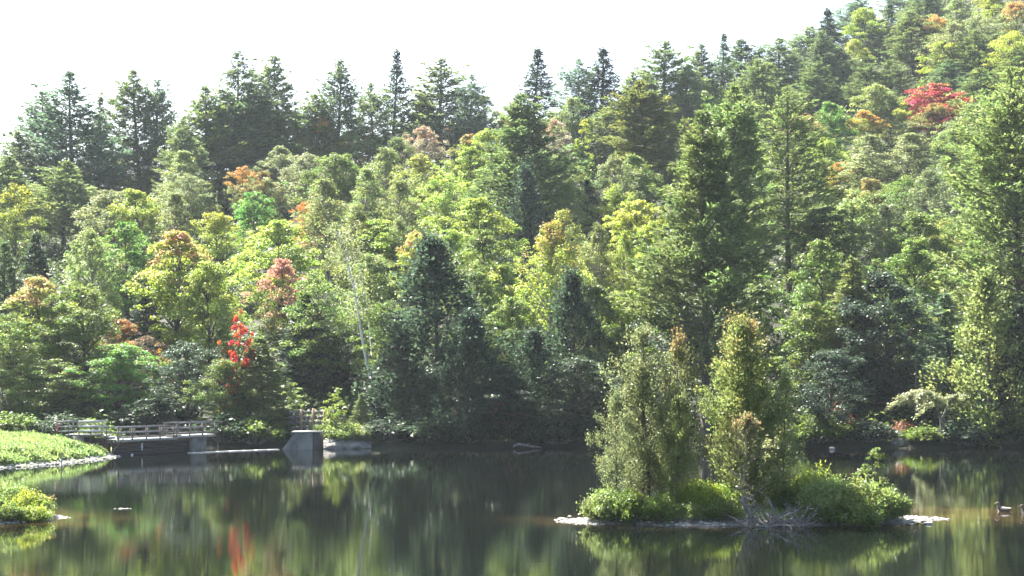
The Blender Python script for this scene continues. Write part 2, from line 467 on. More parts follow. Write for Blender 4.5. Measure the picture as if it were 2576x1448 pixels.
def conifer(name, seed, H=20, R=3.4, base=.15, gap=.62, nb=5, up=.24, curl=.28, shape=1.0, irregular=.35, dens=1.0, tl=.42, tw=.13, droop=0.0, inner=.25, bark='bark', trunkr=.24, topbare=0.0, plate=1.0, cutoff=None):
    """whorled branches carrying flat plates of needle tufts"""
    rng = np.random.default_rng(seed)
    mb = MB()
    P, T = bend_path(H, 10, .22, rng, 1.0)
    mb.tube(P, np.interp(T, [0, .6, 1], [trunkr, trunkr * .5, .02]), 6)
    Cs, Ds, Ns, hs, cs, Ls = [], [], [], [], [], []
    def tuft(pts, dirs, n, sp, cval, ln):
        k = len(pts)
        c0 = np.repeat(pts, n, 0); d0 = np.repeat(dirs, n, 0)
        d = nrm(d0 + rng.normal(size=(k * n, 3)) * np.array([.5, .5, .42]) + np.array([0, 0, .34 - droop * .6]))
        l = ln * rng.uniform(.6, 1.25, k * n)
        pos = c0 + d * (l * .45)[:, None] + rng.normal(size=(k * n, 3)) * sp * np.array([1, 1, .55])
        Cs.append(pos); Ds.append(d); Ns.append(np.array([0, 0, 1.]) + rng.normal(size=(k * n, 3)) * .5)
        hs.append(pos[:, 2] / H); cs.append(np.full(k * n, cval)); Ls.append(l)
    z = H * base
    fl = rng.uniform(0, 6.28)
    while z < H * .985:
        t = (z / H - base) / (1 - base)
        prof = (1 - t) ** shape * min(1, .45 + t * 3.5)
        if cutoff: prof = max(prof, cutoff * min(1, (1 - t) * 4))
        nbr = max(3, int(round(nb * rng.uniform(.7, 1.25))))
        a0 = rng.uniform(0, 6.28)
        for b in range(nbr):
            th = a0 + b * 2 * math.pi / nbr + rng.uniform(-.35, .35)
            flag = 1 + .18 * math.cos(th - fl)
            Lb = R * prof * flag * (1 + irregular * rng.uniform(-1, .8)) + .22
            if topbare and t > 1 - topbare: Lb *= .75
            if t > .75: Lb *= (1 - .55 * (t - .75) / .25) * rng.choice([.7, 1, 1, 1.7])
            zz = z + rng.uniform(-.2, .2)
            p0 = np.array([np.interp(zz, P[:, 2], P[:, 0]), np.interp(zz, P[:, 2], P[:, 1]), zz])
            slope = up + .55 * t ** 2 + rng.uniform(-.10, .12) - droop * (.5 if t < .85 else .1)
            s = np.linspace(0, 1, 6)
            o2 = np.array([math.cos(th), math.sin(th), 0]); sd = np.array([-o2[1], o2[0], 0])
            zc = slope * s + curl * s ** 3 - droop * .35 * s ** 2 * (1 - t)
            path = p0 + np.outer(s * Lb, o2) + np.c_[np.zeros(6), np.zeros(6), zc * Lb] + np.outer(s ** 2 * Lb * rng.uniform(-.15, .15), sd)
            if Lb > .5:
                mb.tube(path[[0, 2, 5]], [.016 + .018 * Lb / 2, .012 + .008 * Lb, .006], 3, cap=False)
            cval = rng.random()
            m = max(2, int(Lb * 3.0 * dens * (1 if t < .86 else .55) * (.5 if topbare and t > 1 - topbare else 1)))
            q = rng.uniform(inner, 1, m) ** .8
            ctr = np.stack([np.interp(q, s, path[:, k]) for k in range(3)], 1)
            wid = plate * Lb * .24 * np.sqrt(np.maximum(.05, 1 - ((q - .55) / .62) ** 2))
            lat = rng.uniform(-1, 1, m)
            ctr += sd * (lat * wid)[:, None]
            ctr[:, 2] += rng.uniform(-.06, .12, m) - droop * .2 * np.abs(lat) * wid
            dirs = o2 * .8 + sd * lat[:, None] * .8
            tuft(ctr, dirs, 7 if t < .86 else 5, .13 if t < .86 else .07, cval, tl * (1 if t < .86 else .7))
            tuft(path[-1:], o2[None] + np.array([[0, 0, .3]]), 5, .04, cval, tl)
        z += gap * rng.uniform(.75, 1.25) * (1 - .45 * t)
    tip = P[-1] + np.array([0, 0, .035 * H]); mb.tube([P[-2], P[-1], tip], [.04, .028, .01], 4)
    tuft(P[-1:], np.array([[0, 0, 1.]]), 5, .04, .5, tl * .7)
    tuft(tip[None], np.array([[0, 0, 1.]]), 3, .02, .5, tl * .5)
    C = np.concatenate(Cs); L = np.concatenate(Ls)
    return finish(name, H, R, mb, M[bark], C, np.concatenate(Ds), np.concatenate(Ns), L, np.maximum(tw, L * .3), np.concatenate(hs), np.concatenate(cs), M['needle'], .05)

def cedar(name, seed, H=8.5, R=2.3, base=.10, n=9000, leaf=.17, stems=1, spread=.5, wide=.33, sharp=.8, ragged=.25, bark='bark', clumps=150, bare=0.0):
    """arborvitae: upright fans of scale foliage on many ascending sprays"""
    rng = np.random.default_rng(seed)
    mb = MB()
    Cs, Ds, Ns, hs, cs, Ls = [], [], [], [], [], []
    for s_ in range(stems):
        a = rng.uniform(0, 6.28); off = np.array([math.cos(a), math.sin(a)]) * (spread * rng.uniform(.5, 1) if stems > 1 else 0)
        Hs = H * (1 if s_ == 0 else rng.uniform(.72, .95))
        P, T = bend_path(Hs, 8, .18, rng, .97)
        P[:, :2] += off * (1 + .6 * T[:, None])
        mb.tube(P, np.linspace(.10, .012, 8) * (H / 8.5) ** .8, 6)
        ph = rng.uniform(0, 6.28, 3)
        nc = clumps // stems
        for i in range(nc):
            t = rng.random() ** .9
            x = t / wide * .5 if t < wide else .5 + (t - wide) / (1 - wide) * .5
            prof = max(.07, math.sin(math.pi * min(.99, max(.1, x)))) ** sharp
            th = rng.uniform(0, 6.28)
            lob = 1 + ragged * (.6 * math.sin(2 * th + ph[0] + 5 * t) + .5 * math.sin(5 * th + ph[1] - 9 * t) + .4 * rng.uniform(-1, 1))
            rad = R / (1 + .35 * (stems > 1)) * prof * lob * math.sqrt(rng.uniform(.03, 1))
            z = Hs * (base + (1 - base) * t)
            ax = np.array([np.interp(z, P[:, 2], P[:, 0]), np.interp(z, P[:, 2], P[:, 1]), 0])
            o2 = np.array([math.cos(th), math.sin(th), 0])
            c0 = ax + o2 * rad + np.array([0, 0, z])
            k = max(10, int(n / (clumps) * rng.uniform(.5, 1.5) * (1 if t > bare else .25)))
            rc = .37 * (H / 8.5) * rng.uniform(.6, 1.4)
            d = rng.normal(size=(k, 3)) * np.array([.45, .45, .62]) * rc
            d += np.outer(d[:, 2], o2) * .25
            pos = c0 + d
            dd = nrm(np.array([0, 0, .8]) + o2 * .55 + rng.normal(size=(k, 3)) * .55)
            Cs.append(pos); Ds.append(dd); Ns.append(rng.normal(size=(k, 3)) + o2 * .5 + np.array([0, 0, .3]))
            hs.append(pos[:, 2] / H); cs.append(np.full(k, rng.random())); Ls.append(leaf * rng.uniform(.6, 1.4, k))
            if i % 3 == 0:
                zb = max(.05 * H, z - rad * .7 - .15)
                p0 = np.array([np.interp(zb, P[:, 2], P[:, 0]), np.interp(zb, P[:, 2], P[:, 1]), zb])
                mb.tube([p0, (p0 + c0) / 2 - np.array([0, 0, .06]), c0], [.022, .015, .006], 3, cap=False)
    C = np.concatenate(Cs); L = np.concatenate(Ls)
    return finish(name, H, R, mb, M[bark], C, np.concatenate(Ds), np.concatenate(Ns), L, L * .55, np.concatenate(hs), np.concatenate(cs), M['leaf'], .1)

def shrub(name, seed, H=1.6, R=1.4, nst=26, leaf=.10, n=5200, bark='bark_grey', loose=0.0):
    """many stems from the root, leaf clusters towards the tips"""
    rng = np.random.default_rng(seed)
    mb = MB()
    Cs, Ds, Ns, hs, cs, Ls = [], [], [], [], [], []
    for i in range(nst):
        th = rng.uniform(0, 6.28); e = math.sqrt(rng.random())
        tip = np.array([math.cos(th) * R * e * .9, math.sin(th) * R * e * .9, H * (1 - .55 * e ** 2) * rng.uniform(.72, 1.0)])
        p0 = np.array([tip[0] * .18, tip[1] * .18, 0]); mid = (p0 + tip) / 2 + np.array([tip[0] * .10, tip[1] * .10, .05 * H])
        mb.tube([p0, mid, tip], [.014 * (H + .4), .01 * (H + .4), .004], 4, cap=False)
        k = int(n / nst)
        q = rng.uniform(.25 + .25 * loose, 1.05, k) ** .7
        pt = p0 * (1 - q[:, None]) ** 2 + 2 * mid * (q * (1 - q))[:, None] + tip * (q ** 2)[:, None]
        sp = R * (.125 - .02 * loose)
        pos = pt + rng.normal(size=(k, 3)) * sp * np.array([1, 1, .7])
        pos[:, 2] = np.maximum(pos[:, 2], .04)
        nn = np.array([0, 0, .7]) + rng.normal(size=(k, 3)) * .6
        Cs.append(pos); Ns.append(nn); Ds.append(np.cross(nn, rng.normal(size=(k, 3))) + np.array([0, 0, .4]))
        hs.append(pos[:, 2] / H); cs.append(np.full(k, rng.random())); Ls.append(leaf * rng.uniform(.6, 1.4, k))
    C = np.concatenate(Cs); L = np.concatenate(Ls)
    return finish(name, H, R, mb, M[bark], C, np.concatenate(Ds), np.concatenate(Ns), L, L * .6, np.concatenate(hs), np.concatenate(cs), M['leaf'], .15)

PROTO = {
 # pines
 'P': [conifer('pine', 11, 20, 4.4, shape=1.05, dens=1.7, tl=.42, tw=.13, gap=.55, irregular=.45), conifer('pine', 12, 20, 4.2, shape=1.0, irregular=.55, nb=6, dens=1.6, tl=.42, tw=.13, gap=.6), conifer('pine', 13, 20, 4.6, shape=.95, nb=6, gap=.6, irregular=.55, dens=1.7, tl=.44, tw=.13),
       conifer('pine', 14, 20, 4.4, shape=.9, gap=.62, irregular=.5, up=.3, nb=6, dens=1.7, tl=.44, tw=.13), conifer('pine', 15, 20, 4.2, shape=.8, irregular=.5, gap=.66, base=.18, nb=6, dens=1.8, tl=.44, tw=.13, topbare=.2)],
 # old pine with tiers and a partly bare trunk
 'O': [conifer('old_pine', 21, 26, 4.6, base=.2, gap=.8, nb=7, shape=.85, irregular=.5, dens=2.9, tl=.44, tw=.13, trunkr=.30), conifer('old_pine', 22, 26, 4.4, base=.22, gap=.8, nb=7, shape=.8, irregular=.55, dens=2.8, tl=.44, tw=.13, trunkr=.32, up=.2),
       conifer('old_pine', 23, 26, 3.6, base=.30, gap=.8, nb=6, shape=.7, irregular=.5, dens=1.6, tl=.4, tw=.12, trunkr=.25, up=.25)],
 # dense lakeside pine with heavy plates
 'L': [conifer('shore_pine', 31, 32, 7.4, base=.04, gap=.85, nb=9, shape=.6, irregular=.4, dens=2.0, tl=.42, tw=.13, plate=1.1, trunkr=.38)],
 # spruce / fir: narrow, spiky top
 'S': [conifer('spruce', 41, 16, 2.6, base=.08, gap=.42, nb=6, up=-.05, curl=.12, irregular=.55, droop=.35, tl=.36, tw=.12, topbare=.25, dens=1.3), conifer('spruce', 42, 16, 2.4, base=.1, gap=.42, nb=6, up=0, curl=.1, irregular=.65, droop=.45, tl=.36, tw=.12, topbare=.3, shape=.85, dens=1.3),
       conifer('spruce', 43, 16, 2.6, base=.05, gap=.5, nb=6, up=.05, irregular=.6, droop=.2, tl=.36, tw=.12, topbare=.3, dens=1.3)],
 # hemlock: dense, feathery
 'H': [conifer('hemlock', 51, 14, 3.2, base=.03, gap=.42, nb=6, up=.02, curl=-.05, irregular=.4, droop=.3, tl=.40, tw=.14, dens=1.7, shape=1.1, trunkr=.15), conifer('hemlock', 52, 14, 3.0, base=.04, gap=.48, nb=6, up=.05, curl=0, irregular=.45, droop=.25, tl=.40, tw=.14, dens=1.7, shape=1.0, trunkr=.15)],
 # broadleaf crowns
 'B': [broadleaf('round_tree', 61), broadleaf('round_tree', 62, R=3.9, wide=.5, nclump=170), broadleaf('round_tree', 63, R=3.4, wide=.38, sharp=.6, flat=.9), broadleaf('round_tree', 64, R=3.8, nclump=140, crad=.27, flat=.55)],
 'M': [broadleaf('maple', 71, R=3.8, flat=.55, nclump=165, crad=.26, leaf=.24, droop=.3, lpc=120, wide=.5, sharp=.62), broadleaf('maple', 72, R=3.6, flat=.6, nclump=165, crad=.25, leaf=.24, wide=.58, sharp=.6, droop=.35, lpc=120), broadleaf('maple', 73, R=3.7, flat=.5, nclump=155, crad=.27, leaf=.25, wide=.48, sharp=.6, droop=.25, lpc=125)],
 'T': [broadleaf('tall_tree', 81, H=14, R=3.0, nclump=280, lpc=75, crad=.20, leaf=.19, flat=1.0, upright=.5, wide=.42, sharp=.7, bark='bark_grey'), broadleaf('tall_tree', 82, H=14, R=2.8, nclump=270, lpc=75, crad=.19, leaf=.19, flat=1.1, upright=.55, wide=.5, sharp=.6, bark='bark_grey'),
       broadleaf('tall_tree', 83, H=14, R=3.1, nclump=260, lpc=75, crad=.20, leaf=.19, flat=.9, upright=.45, wide=.35, sharp=.8, bark='bark_grey')],
 'Y': [broadleaf('sapling', 91, H=6, R=1.7, nclump=80, lpc=60, crad=.27, leaf=.2, flat=.5, wide=.4, trunkr=.06, droop=.3), broadleaf('sapling', 92, H=6, R=1.6, nclump=70, lpc=60, crad=.27, leaf=.19, flat=.7, wide=.33, trunkr=.06)],
 # woodland cedar
 'C': [cedar('cedar', 101, 14, 3.2, n=15000, leaf=.22, clumps=260, base=.02, wide=.2, sharp=1.25), cedar('cedar', 102, 12, 2.8, n=13000, leaf=.22, clumps=230, base=.02, wide=.22, sharp=1.15)],
 # shrubs of the shore and the islet
 'K': [shrub('shrub', 111, 1.7, 1.6, nst=46, n=6500, leaf=.135), shrub('shrub', 112, 1.5, 1.4, nst=40, n=5600, leaf=.13), shrub('shrub', 113, 1.8, 1.3, nst=26, n=3600, loose=.6, leaf=.13)],
 'W': [shrub('wood_shrub', 121, 3.0, 2.0, nst=34, n=3000, leaf=.24), shrub('wood_shrub', 122, 3.0, 2.2, nst=40, n=3200, leaf=.25)],
}
NAME = dict(P='pine_tree', O='pine_tree', L='pine_tree', S='spruce_tree', H='hemlock_tree', B='broadleaf_tree', M='maple_tree', T='birch_tree', Y='sapling', C='cedar_tree', K='shrub', W='shrub')
CAT = dict(P='pine', O='pine', L='pine', S='spruce', H='hemlock', B='tree', M='maple', T='tree', Y='sapling', C='cedar', K='shrub', W='shrub')
DEFH = dict(P=20, O=26, L=26, S=16, H=13, B=12, M=12, T=13, Y=6, C=12, K=1.6, W=3.0)
COLR = dict(pine=(.115, .165, .05), pineD=(.085, .13, .05), pineL=(.135, .19, .055), blue=(.095, .155, .078), dark=(.026, .046, .024), mid=(.092, .145, .03),  # pine tones raised for lens glare; pineL holds sunlight in the colour
            grn=(.095, .2, .04), pale=(.152, .208, .06), grey=(.14, .175, .07), yg=(.19, .265, .044), yel=(.235, .285, .045), olive=(.125, .155, .04),
            org=(.36, .16, .045), red=(.30, .05, .045), pink=(.42, .18, .12), brn=(.2, .085, .055), whi=(.25, .25, .16), cedar=(.13, .155, .062), cedarG=(.135, .17, .048), brngr=(.15, .13, .08))

def plant(kind, loc, h, w, col, tint=None, label='', group=None, name=None, cat=None, var=None, rz=None, lean=(0, 0)):
    ps = PROTO[kind]
    p = ps[(var if var is not None else RNG.integers(len(ps))) % len(ps)]
    e = empty(name or NAME[kind], loc, RNG.uniform(0, 6.28) if rz is None else rz)
    sway = .025 if kind in 'PSO' else .015
    e.rotation_euler = (lean[0] + RNG.normal() * sway, lean[1] + RNG.normal() * sway, e.rotation_euler[2])
    lim = dict(P=.60, O=.42, S=.42, H=.75).get(kind, 9) * h
    sx = min(w, lim) / 2 / p['R'] * dict(B=1.28, M=1.22, T=1.22, P=1.5, S=1.6, H=1.1, C=1.15, O=1.35, L=1.1, W=1.2, I=.84, K=.9).get(kind, 1.0); sz = h / p['H']
    t = obj('trunk' if kind not in 'KW' else 'stems', p['trunk'], e)
    c = obj('crown' if kind not in 'KW' else 'foliage', p['crown'], e)
    for o in (t, c): o.scale = (sx, sx, sz)
    cc = COLR[col] if isinstance(col, str) else col
    j = RNG.uniform(.88, 1.12)
    c.color = (cc[0] * j * RNG.uniform(.94, 1.06), cc[1] * j, cc[2] * j * RNG.uniform(.9, 1.1), 1)
    if tint:
        c.material_slots[0].link = 'OBJECT'
        c.material_slots[0].material = M['leaf_' + tint]
    tag(e, label, cat or CAT[kind], group)
    return e

def solve_depth(px, ytop, h):
    Ys = np.arange(140.2, 470, .4)
    Xs = wx(px, Ys)
    f = ground(Xs, Ys) + h - wz(ytop, Ys)
    i = np.argmax(f >= 0) if (f >= 0).any() else None
    if i is None:                               # never reaches: stand it on the ridge line
        i = int(np.argmax(f)); 
    Y = Ys[i]
    hh = wz(ytop, Y) - float(ground(wx(px, Y), Y))
    return Y, hh
# ------------------------------------------------------------------ the trees: kind, x, top y (2575 px frame), width px, colour, second colour, label, [height m]
SK = 'conifers on the skyline'; UR = 'trees on the upper right slope'; MS = 'trees on the middle slope'; FS = 'trees along the far shore'
TREES = [
 # --- skyline, left to right
 (SK, 'P', 12, 395, 130, 'pineL', None, 'pale green pine at the left edge, lowest of the skyline pines', 14),
 (SK, 'P', 62, 330, 120, 'pine', None, 'drooping pine against the sky, second from the left edge', 16),
 (SK, 'P', 108, 232, 130, 'blue', None, 'dark bluish pine, left half of the broad pine clump at far left', 16),
 (SK, 'P', 178, 180, 165, 'blue', None, 'tallest bluish pine of the broad clump at far left', 16),
 (SK, 'S', 250, 238, 62, 'pineD', None, 'thin dark conifer in the sky gap right of the left pine clump', 19),
 (SK, 'P', 350, 180, 130, 'pine', None, 'pine with a straight spire, left of a twin pine, on the left skyline', 16),
 (SK, 'P', 396, 200, 100, 'blue', None, 'pine close behind the straight spired pine on the left skyline', 16),
 (SK, 'P', 452, 300, 90, 'pineL', None, 'lower light pine filling the dip right of the twin pines', 16),
 (SK, 'P', 520, 215, 130, 'pine', None, 'round shouldered pine on the skyline left of the spiky topped one', 16),
 (SK, 'P', 594, 130, 140, 'pineD', None, 'pine with a thin spiky top, tallest on the left half of skyline', 16),
 (SK, 'P', 560, 240, 175, 'pineL', None, 'sunlit pine with long drooping boughs in front of the spiky topped pine', 17),
 (SK, 'P', 632, 245, 105, 'pine', None, 'green pine on the right shoulder of the drooping sunlit pine', 16),
 (SK, 'P', 704, 142, 125, 'pine', None, 'airy pine with gaps of sky in its crown, next after the spiky topped one', 16),
 (SK, 'P', 660, 215, 90, 'blue', None, 'pine squeezed between the spiky topped pine and the airy one', 16),
 (SK, 'P', 855, 152, 115, 'pineD', None, 'round headed pine standing alone above the middle left skyline', 16),
 (SK, 'P', 800, 238, 90, 'pine', None, 'low pine at the left foot of the lone round headed pine', 16),
 (SK, 'P', 935, 212, 95, 'pine', None, 'short pine just left of the needle thin spruce', 16),
 (SK, 'S', 990, 118, 78, 'dark', None, 'needle thin dark spruce with a bare tip on the skyline', 19),
 (SK, 'P', 1105, 148, 150, 'pine', None, 'broad triangular pine right of the needle thin spruce', 16),
 (SK, 'P', 1052, 240, 90, 'pineL', None, 'small light pine tucked left under the broad triangular pine', 15),
 (SK, 'P', 1176, 188, 75, 'blue', None, 'slim pine on the right of the broad triangular pine', 16),
 (SK, 'S', 1340, 120, 92, 'dark', None, 'dark spruce with ragged top standing alone over the middle skyline', 19),
 (SK, 'P', 1452, 150, 100, 'blue', None, 'bluish pine left of the half bare dark pine', 16),
 (SK, 'S', 1520, 118, 100, 'dark', None, 'half bare dark conifer with crooked upright limbs on the skyline', 19),
 (SK, 'P', 1585, 180, 100, 'pine', None, 'pine filling the skyline right of the half bare conifer', 16),
 (SK, 'P', 1665, 105, 140, 'pine', None, 'light topped pine where the skyline starts climbing to the right', 16),
 (SK, 'P', 1725, 165, 90, 'pineL', None, 'low pine in the notch after the light topped skyline pine', 16),
 (SK, 'P', 1770, 112, 85, 'pine', None, 'narrow pine with a forked tip on the climbing skyline', 16),
 (SK, 'S', 1818, 86, 60, 'blue', None, 'thin spruce with flat side twigs left of a dense dark pine', 19),
 (SK, 'P', 1862, 98, 125, 'pineD', None, 'dense dark pine on the climbing skyline', 16),
 (SK, 'P', 1958, 97, 120, 'pine', None, 'even green pine right of the dense dark skyline pine', 16),
 (SK, 'P', 1905, 150, 100, 'pineL', None, 'lower light pine between the dense dark pine and the even green one', 16),
 (SK, 'P', 2030, 68, 120, 'pine', None, 'pine with a long bare leader high on the right skyline', 16),
 (SK, 'P', 2072, 78, 80, 'pineD', None, 'dark pine touching the long leader pine on its right', 16),
 (SK, 'S', 2096, 18, 75, 'dark', None, 'dark pointed spruce last on the skyline before the top edge', 19),
 (SK, 'P', 2148, -5, 110, 'blue', None, 'hazy pine cut by the top edge above the yellow green tree', 16),
 # --- upper right slope
 (UR, 'B', 2178, 22, 105, 'yg', None, 'bright yellow green tree near the top edge right of the pointed spruce', 13),
 (UR, 'S', 2224, 10, 75, 'pineD', None, 'dark spruce right of the bright yellow green tree at the top edge', 13),
 (UR, 'P', 2262, -55, 110, 'pine', None, 'bluish conifer cut by the top edge, left of the big upper pine', 13),
 (UR, 'P', 2335, -40, 120, 'pine', None, 'hazy pine cut by the top edge above the big upper pine', 13),
 (UR, 'P', 2297, 28, 175, 'pine', None, 'big spreading pine high on the upper right slope', 14),
 (UR, 'B', 2348, 40, 80, 'pale', 'org', 'pale tree with an orange patch behind the big upper pine', 12),
 (UR, 'T', 2410, 2, 110, 'pale', None, 'pale green tree at the top edge between two yellow trees', 13),
 (UR, 'B', 2465, 40, 90, 'grey', None, 'grey green tree below the top edge, left of the tall yellow tree', 12),
 (UR, 'B', 2500, -18, 100, 'yg', 'yel', 'tall yellow tree at the top right corner', 14),
 (UR, 'B', 2555, 5, 90, 'pale', 'org', 'pale tree with orange tips in the top right corner', 13),
 (UR, 'T', 2395, 62, 110, 'grey', None, 'soft grey tree above the yellow patch on the upper right slope', 13),
 (UR, 'B', 2372, 104, 85, 'yel', None, 'yellow tree left of the forked pine on the upper right slope', 11),
 (UR, 'P', 2441, 76, 135, 'pine', None, 'forked pine right of the yellow tree on the upper right slope', 12),
 (UR, 'B', 2540, 82, 115, 'yel', None, 'bright yellow tree at the right edge below the top corner', 12),
 (UR, 'P', 2566, 118, 100, 'pineL', None, 'light pine on the right edge under the bright yellow tree', 10),
 (UR, 'B', 2148, 100, 62, 'yel', None, 'small yellow tree below the pointed spruce', 9),
 (UR, 'P', 2112, 122, 100, 'pineD', None, 'dark pine left under the small yellow tree', 10),
 (UR, 'P', 2178, 160, 130, 'pine', None, 'bluish pine below the small yellow tree', 10),
 (UR, 'P', 2240, 150, 110, 'pine', None, 'pine directly left of the big upper pine trunk', 10),
 (UR, 'P', 2055, 158, 170, 'pine', None, 'wide flat boughed pine under the long leader pine', 12),
 (UR, 'P', 1945, 205, 120, 'pineL', None, 'light pine right of the second tall shore pine', 10),
 (UR, 'P', 1860, 195, 110, 'pine', None, 'pine behind the top of the second tall shore pine', 10),
 (UR, 'P', 1780, 205, 120, 'pineL', None, 'light pine behind the top of the leftmost tall shore pine', 10),
 (UR, 'P', 1715, 235, 110, 'pine', None, 'pine right of the shadowed olive pine', 10),
 (UR, 'P', 2380, 150, 110, 'pineD', None, 'dark pine immediately above the red maple', 10),
 (UR, 'P', 2470, 170, 120, 'pine', None, 'green pine above and right of the red maple', 10),
 (UR, 'P', 2540, 200, 130, 'pineL', None, 'light pine above the great pine at the right edge', 10),
 (UR, 'M', 2366, 212, 120, 'red', 'rust', 'vivid red maple on the right slope', 11),
 (UR, 'B', 2352, 262, 110, 'olive', 'rust', 'rusty green tree in front of the lower half of the red maple', 9),
 (UR, 'Y', 2318, 200, 42, 'yg', None, 'thin yellow green sapling at the left side of the red maple', 8),
 (UR, 'B', 2285, 262, 70, 'yel', None, 'yellow tree between the dark cedar and the red maple', 8),
 (UR, 'C', 2241, 232, 66, 'pineD', None, 'small dark cedar left of the red maple', 9),
 (UR, 'B', 2200, 215, 90, 'pale', None, 'pale tree behind the small dark cedar', 11),
 (UR, 'B', 2174, 280, 76, 'yg', 'org', 'yellow tree with orange top left of the small dark cedar', 8),
 (UR, 'B', 2092, 262, 90, 'grn', None, 'fresh green tree left of the orange topped yellow tree', 11),
 (UR, 'B', 2028, 286, 100, 'pale', 'pink', 'pale pinkish tree right of the thin needled tall pine', 10),
 (UR, 'B', 2076, 346, 90, 'yg', None, 'bright yellow green tree below the fresh green one', 9),
 (UR, 'B', 2445, 262, 120, 'pale', None, 'pale green tree right of the red maple', 11),
 (UR, 'B', 2420, 330, 120, 'mid', None, 'mid green tree below the pale one right of the red maple', 11),
 (UR, 'T', 2190, 345, 170, 'grey', None, 'grey green domed tree below the small dark cedar, left half', 12),
 (UR, 'T', 2285, 340, 170, 'grey', None, 'grey green domed tree below the red maple, right half', 12),
 (UR, 'B', 2110, 410, 90, 'yg', 'org', 'yellow and orange tree at the left foot of the grey domes', 8),
 (UR, 'B', 2196, 452, 100, 'pale', 'rust', 'pale tree with rusty leaves under the grey domes', 9),
 (UR, 'B', 2273, 445, 120, 'mid', None, 'green tree under the right grey dome', 10),
 (UR, 'T', 2350, 430, 120, 'grey', None, 'grey leaved tree beside the great right pine, below the domes', 12),
 # --- middle slope, left
 (MS, 'B', 32, 466, 105, 'mid', 'yel', 'yellow topped green tree at the left edge above the dark trees', 14),
 (MS, 'P', 157, 406, 125, 'pineL', None, 'light young pine alone on the left slope', 13),
 (MS, 'Y', 207, 462, 60, 'grey', None, 'thin grey sapling at the right side of the light young pine', 10),
 (MS, 'B', 246, 330, 85, 'mid', None, 'green tree under the thin dark conifer on the left skyline', 12),
 (MS, 'S', 314, 350, 52, 'dark', None, 'small dark spruce below the straight spired pine', 11),
 (MS, 'P', 285, 400, 70, 'pine', None, 'small pine left of the small dark spruce', 10),
 (MS, 'P', 352, 408, 50, 'pineL', None, 'little light pine right of the small dark spruce', 8),
 (MS, 'P', 377, 416, 48, 'pineL', None, 'second little light pine right of the small dark spruce', 8),
 (MS, 'B', 278, 482, 130, 'grey', None, 'greyish round tree right of the light young pine', 12),
 (MS, 'B', 357, 482, 120, 'yg', None, 'yellow green tree right of the greyish round tree', 12),
 (MS, 'M', 320, 560, 140, 'grn', None, 'fresh green tree below the greyish round tree', 12),
 (MS, 'T', 460, 384, 130, 'pale', None, 'pale rounded tree left of the drooping sunlit pine', 13),
 (MS, 'B', 470, 440, 110, 'grey', None, 'shaded leafy tree below the pale rounded tree', 11),
 (MS, 'T', 436, 490, 120, 'olive', None, 'brownish green tree left of the pointed sapling', 13),
 (MS, 'Y', 528, 464, 62, 'olive', None, 'pointed olive sapling below the drooping sunlit pine', 9),
 (MS, 'B', 546, 536, 130, 'yg', 'yel', 'golden green tree above the big pale maple', 11),
 (MS, 'B', 614, 420, 66, 'olive', 'org', 'orange tree at the foot of the drooping sunlit pine', 9),
 (MS, 'B', 664, 436, 76, 'olive', 'rust', 'rust orange tree right of the orange one', 9),
 (MS, 'M', 632, 482, 95, 'grn', None, 'bright green maple below the two orange trees', 11),
 (MS, 'M', 700, 556, 190, 'yg', None, 'layered yellow green maple above the pink boughs', 13),
 (MS, 'M', 712, 654, 115, 'mid', 'coral', 'tree with pink upper boughs over the dark hollow', 11),
 (MS, 'M', 452, 588, 200, 'yg', 'pink', 'big pale yellow maple with pinkish tips above the bridge', 14),
 (MS, 'B', 520, 660, 150, 'yg', None, 'yellow green tree on the right side of the big pale maple', 12),
 (MS, 'T', 224, 584, 130, 'pale', None, 'feathery light birch on the left slope', 13),
 (MS, 'H', 90, 585, 130, 'dark', None, 'dark tree below the yellow topped tree at the left edge', 14),
 (MS, 'H', 10, 600, 110, 'pineD', None, 'dark conifer at the left edge in the shade', 14),
 (MS, 'Y', 300, 660, 70, 'mid', 'pink', 'sapling with pink tips right of the feathery birch', 7),
 (MS, 'H', 365, 700, 100, 'dark', None, 'dark hemlock in the hollow left of the big pale maple', 9),
 # --- middle slope, centre
 (MS, 'B', 720, 280, 125, 'pale', None, 'pale tree under the airy skyline pine', 12),
 (MS, 'B', 808, 300, 125, 'yg', 'org', 'yellow tree with orange top left of the lone round headed pine', 12),
 (MS, 'B', 818, 358, 60, 'brn', None, 'small dark red tree below the orange topped yellow tree', 7),
 (MS, 'B', 710, 374, 105, 'grey', None, 'shaded greyish tree under the pale tree below the airy pine', 11),
 (MS, 'B', 667, 392, 60, 'brngr', None, 'small brownish tree right of the sunlit drooping pine', 8),
 (MS, 'B', 770, 390, 110, 'grey', None, 'grey green tree right of the shaded greyish one', 11),
 (MS, 'B', 836, 392, 130, 'mid', None, 'green tree below the small dark red tree', 12),
 (MS, 'T', 818, 456, 150, 'olive', None, 'olive tree above the lone orange tree', 13),
 (MS, 'B', 776, 508, 66, 'org', None, 'lone orange tree in the middle of the left slope', 8),
 (MS, 'B', 880, 330, 90, 'pale', None, 'pale tree at the foot of the lone round headed pine', 11),
 (MS, 'B', 926, 338, 78, 'brn', None, 'dark red tree left of the whitish tree', 9),
 (MS, 'T', 1062, 320, 92, 'whi', 'pink', 'whitish tree with pink top under the broad triangular pine', 11),
 (MS, 'B', 1000, 345, 80, 'mid', None, 'green tree between the dark red tree and the whitish tree', 10),
 (MS, 'B', 1144, 312, 85, 'brn', None, 'dark red tree right of the whitish tree', 9),
 (MS, 'B', 1178, 340, 80, 'olive', 'rust', 'olive tree with rusty leaves right of the right dark red tree', 10),
 (MS, 'B', 1230, 326, 90, 'yg', None, 'yellow green tree left of the central pine', 11),
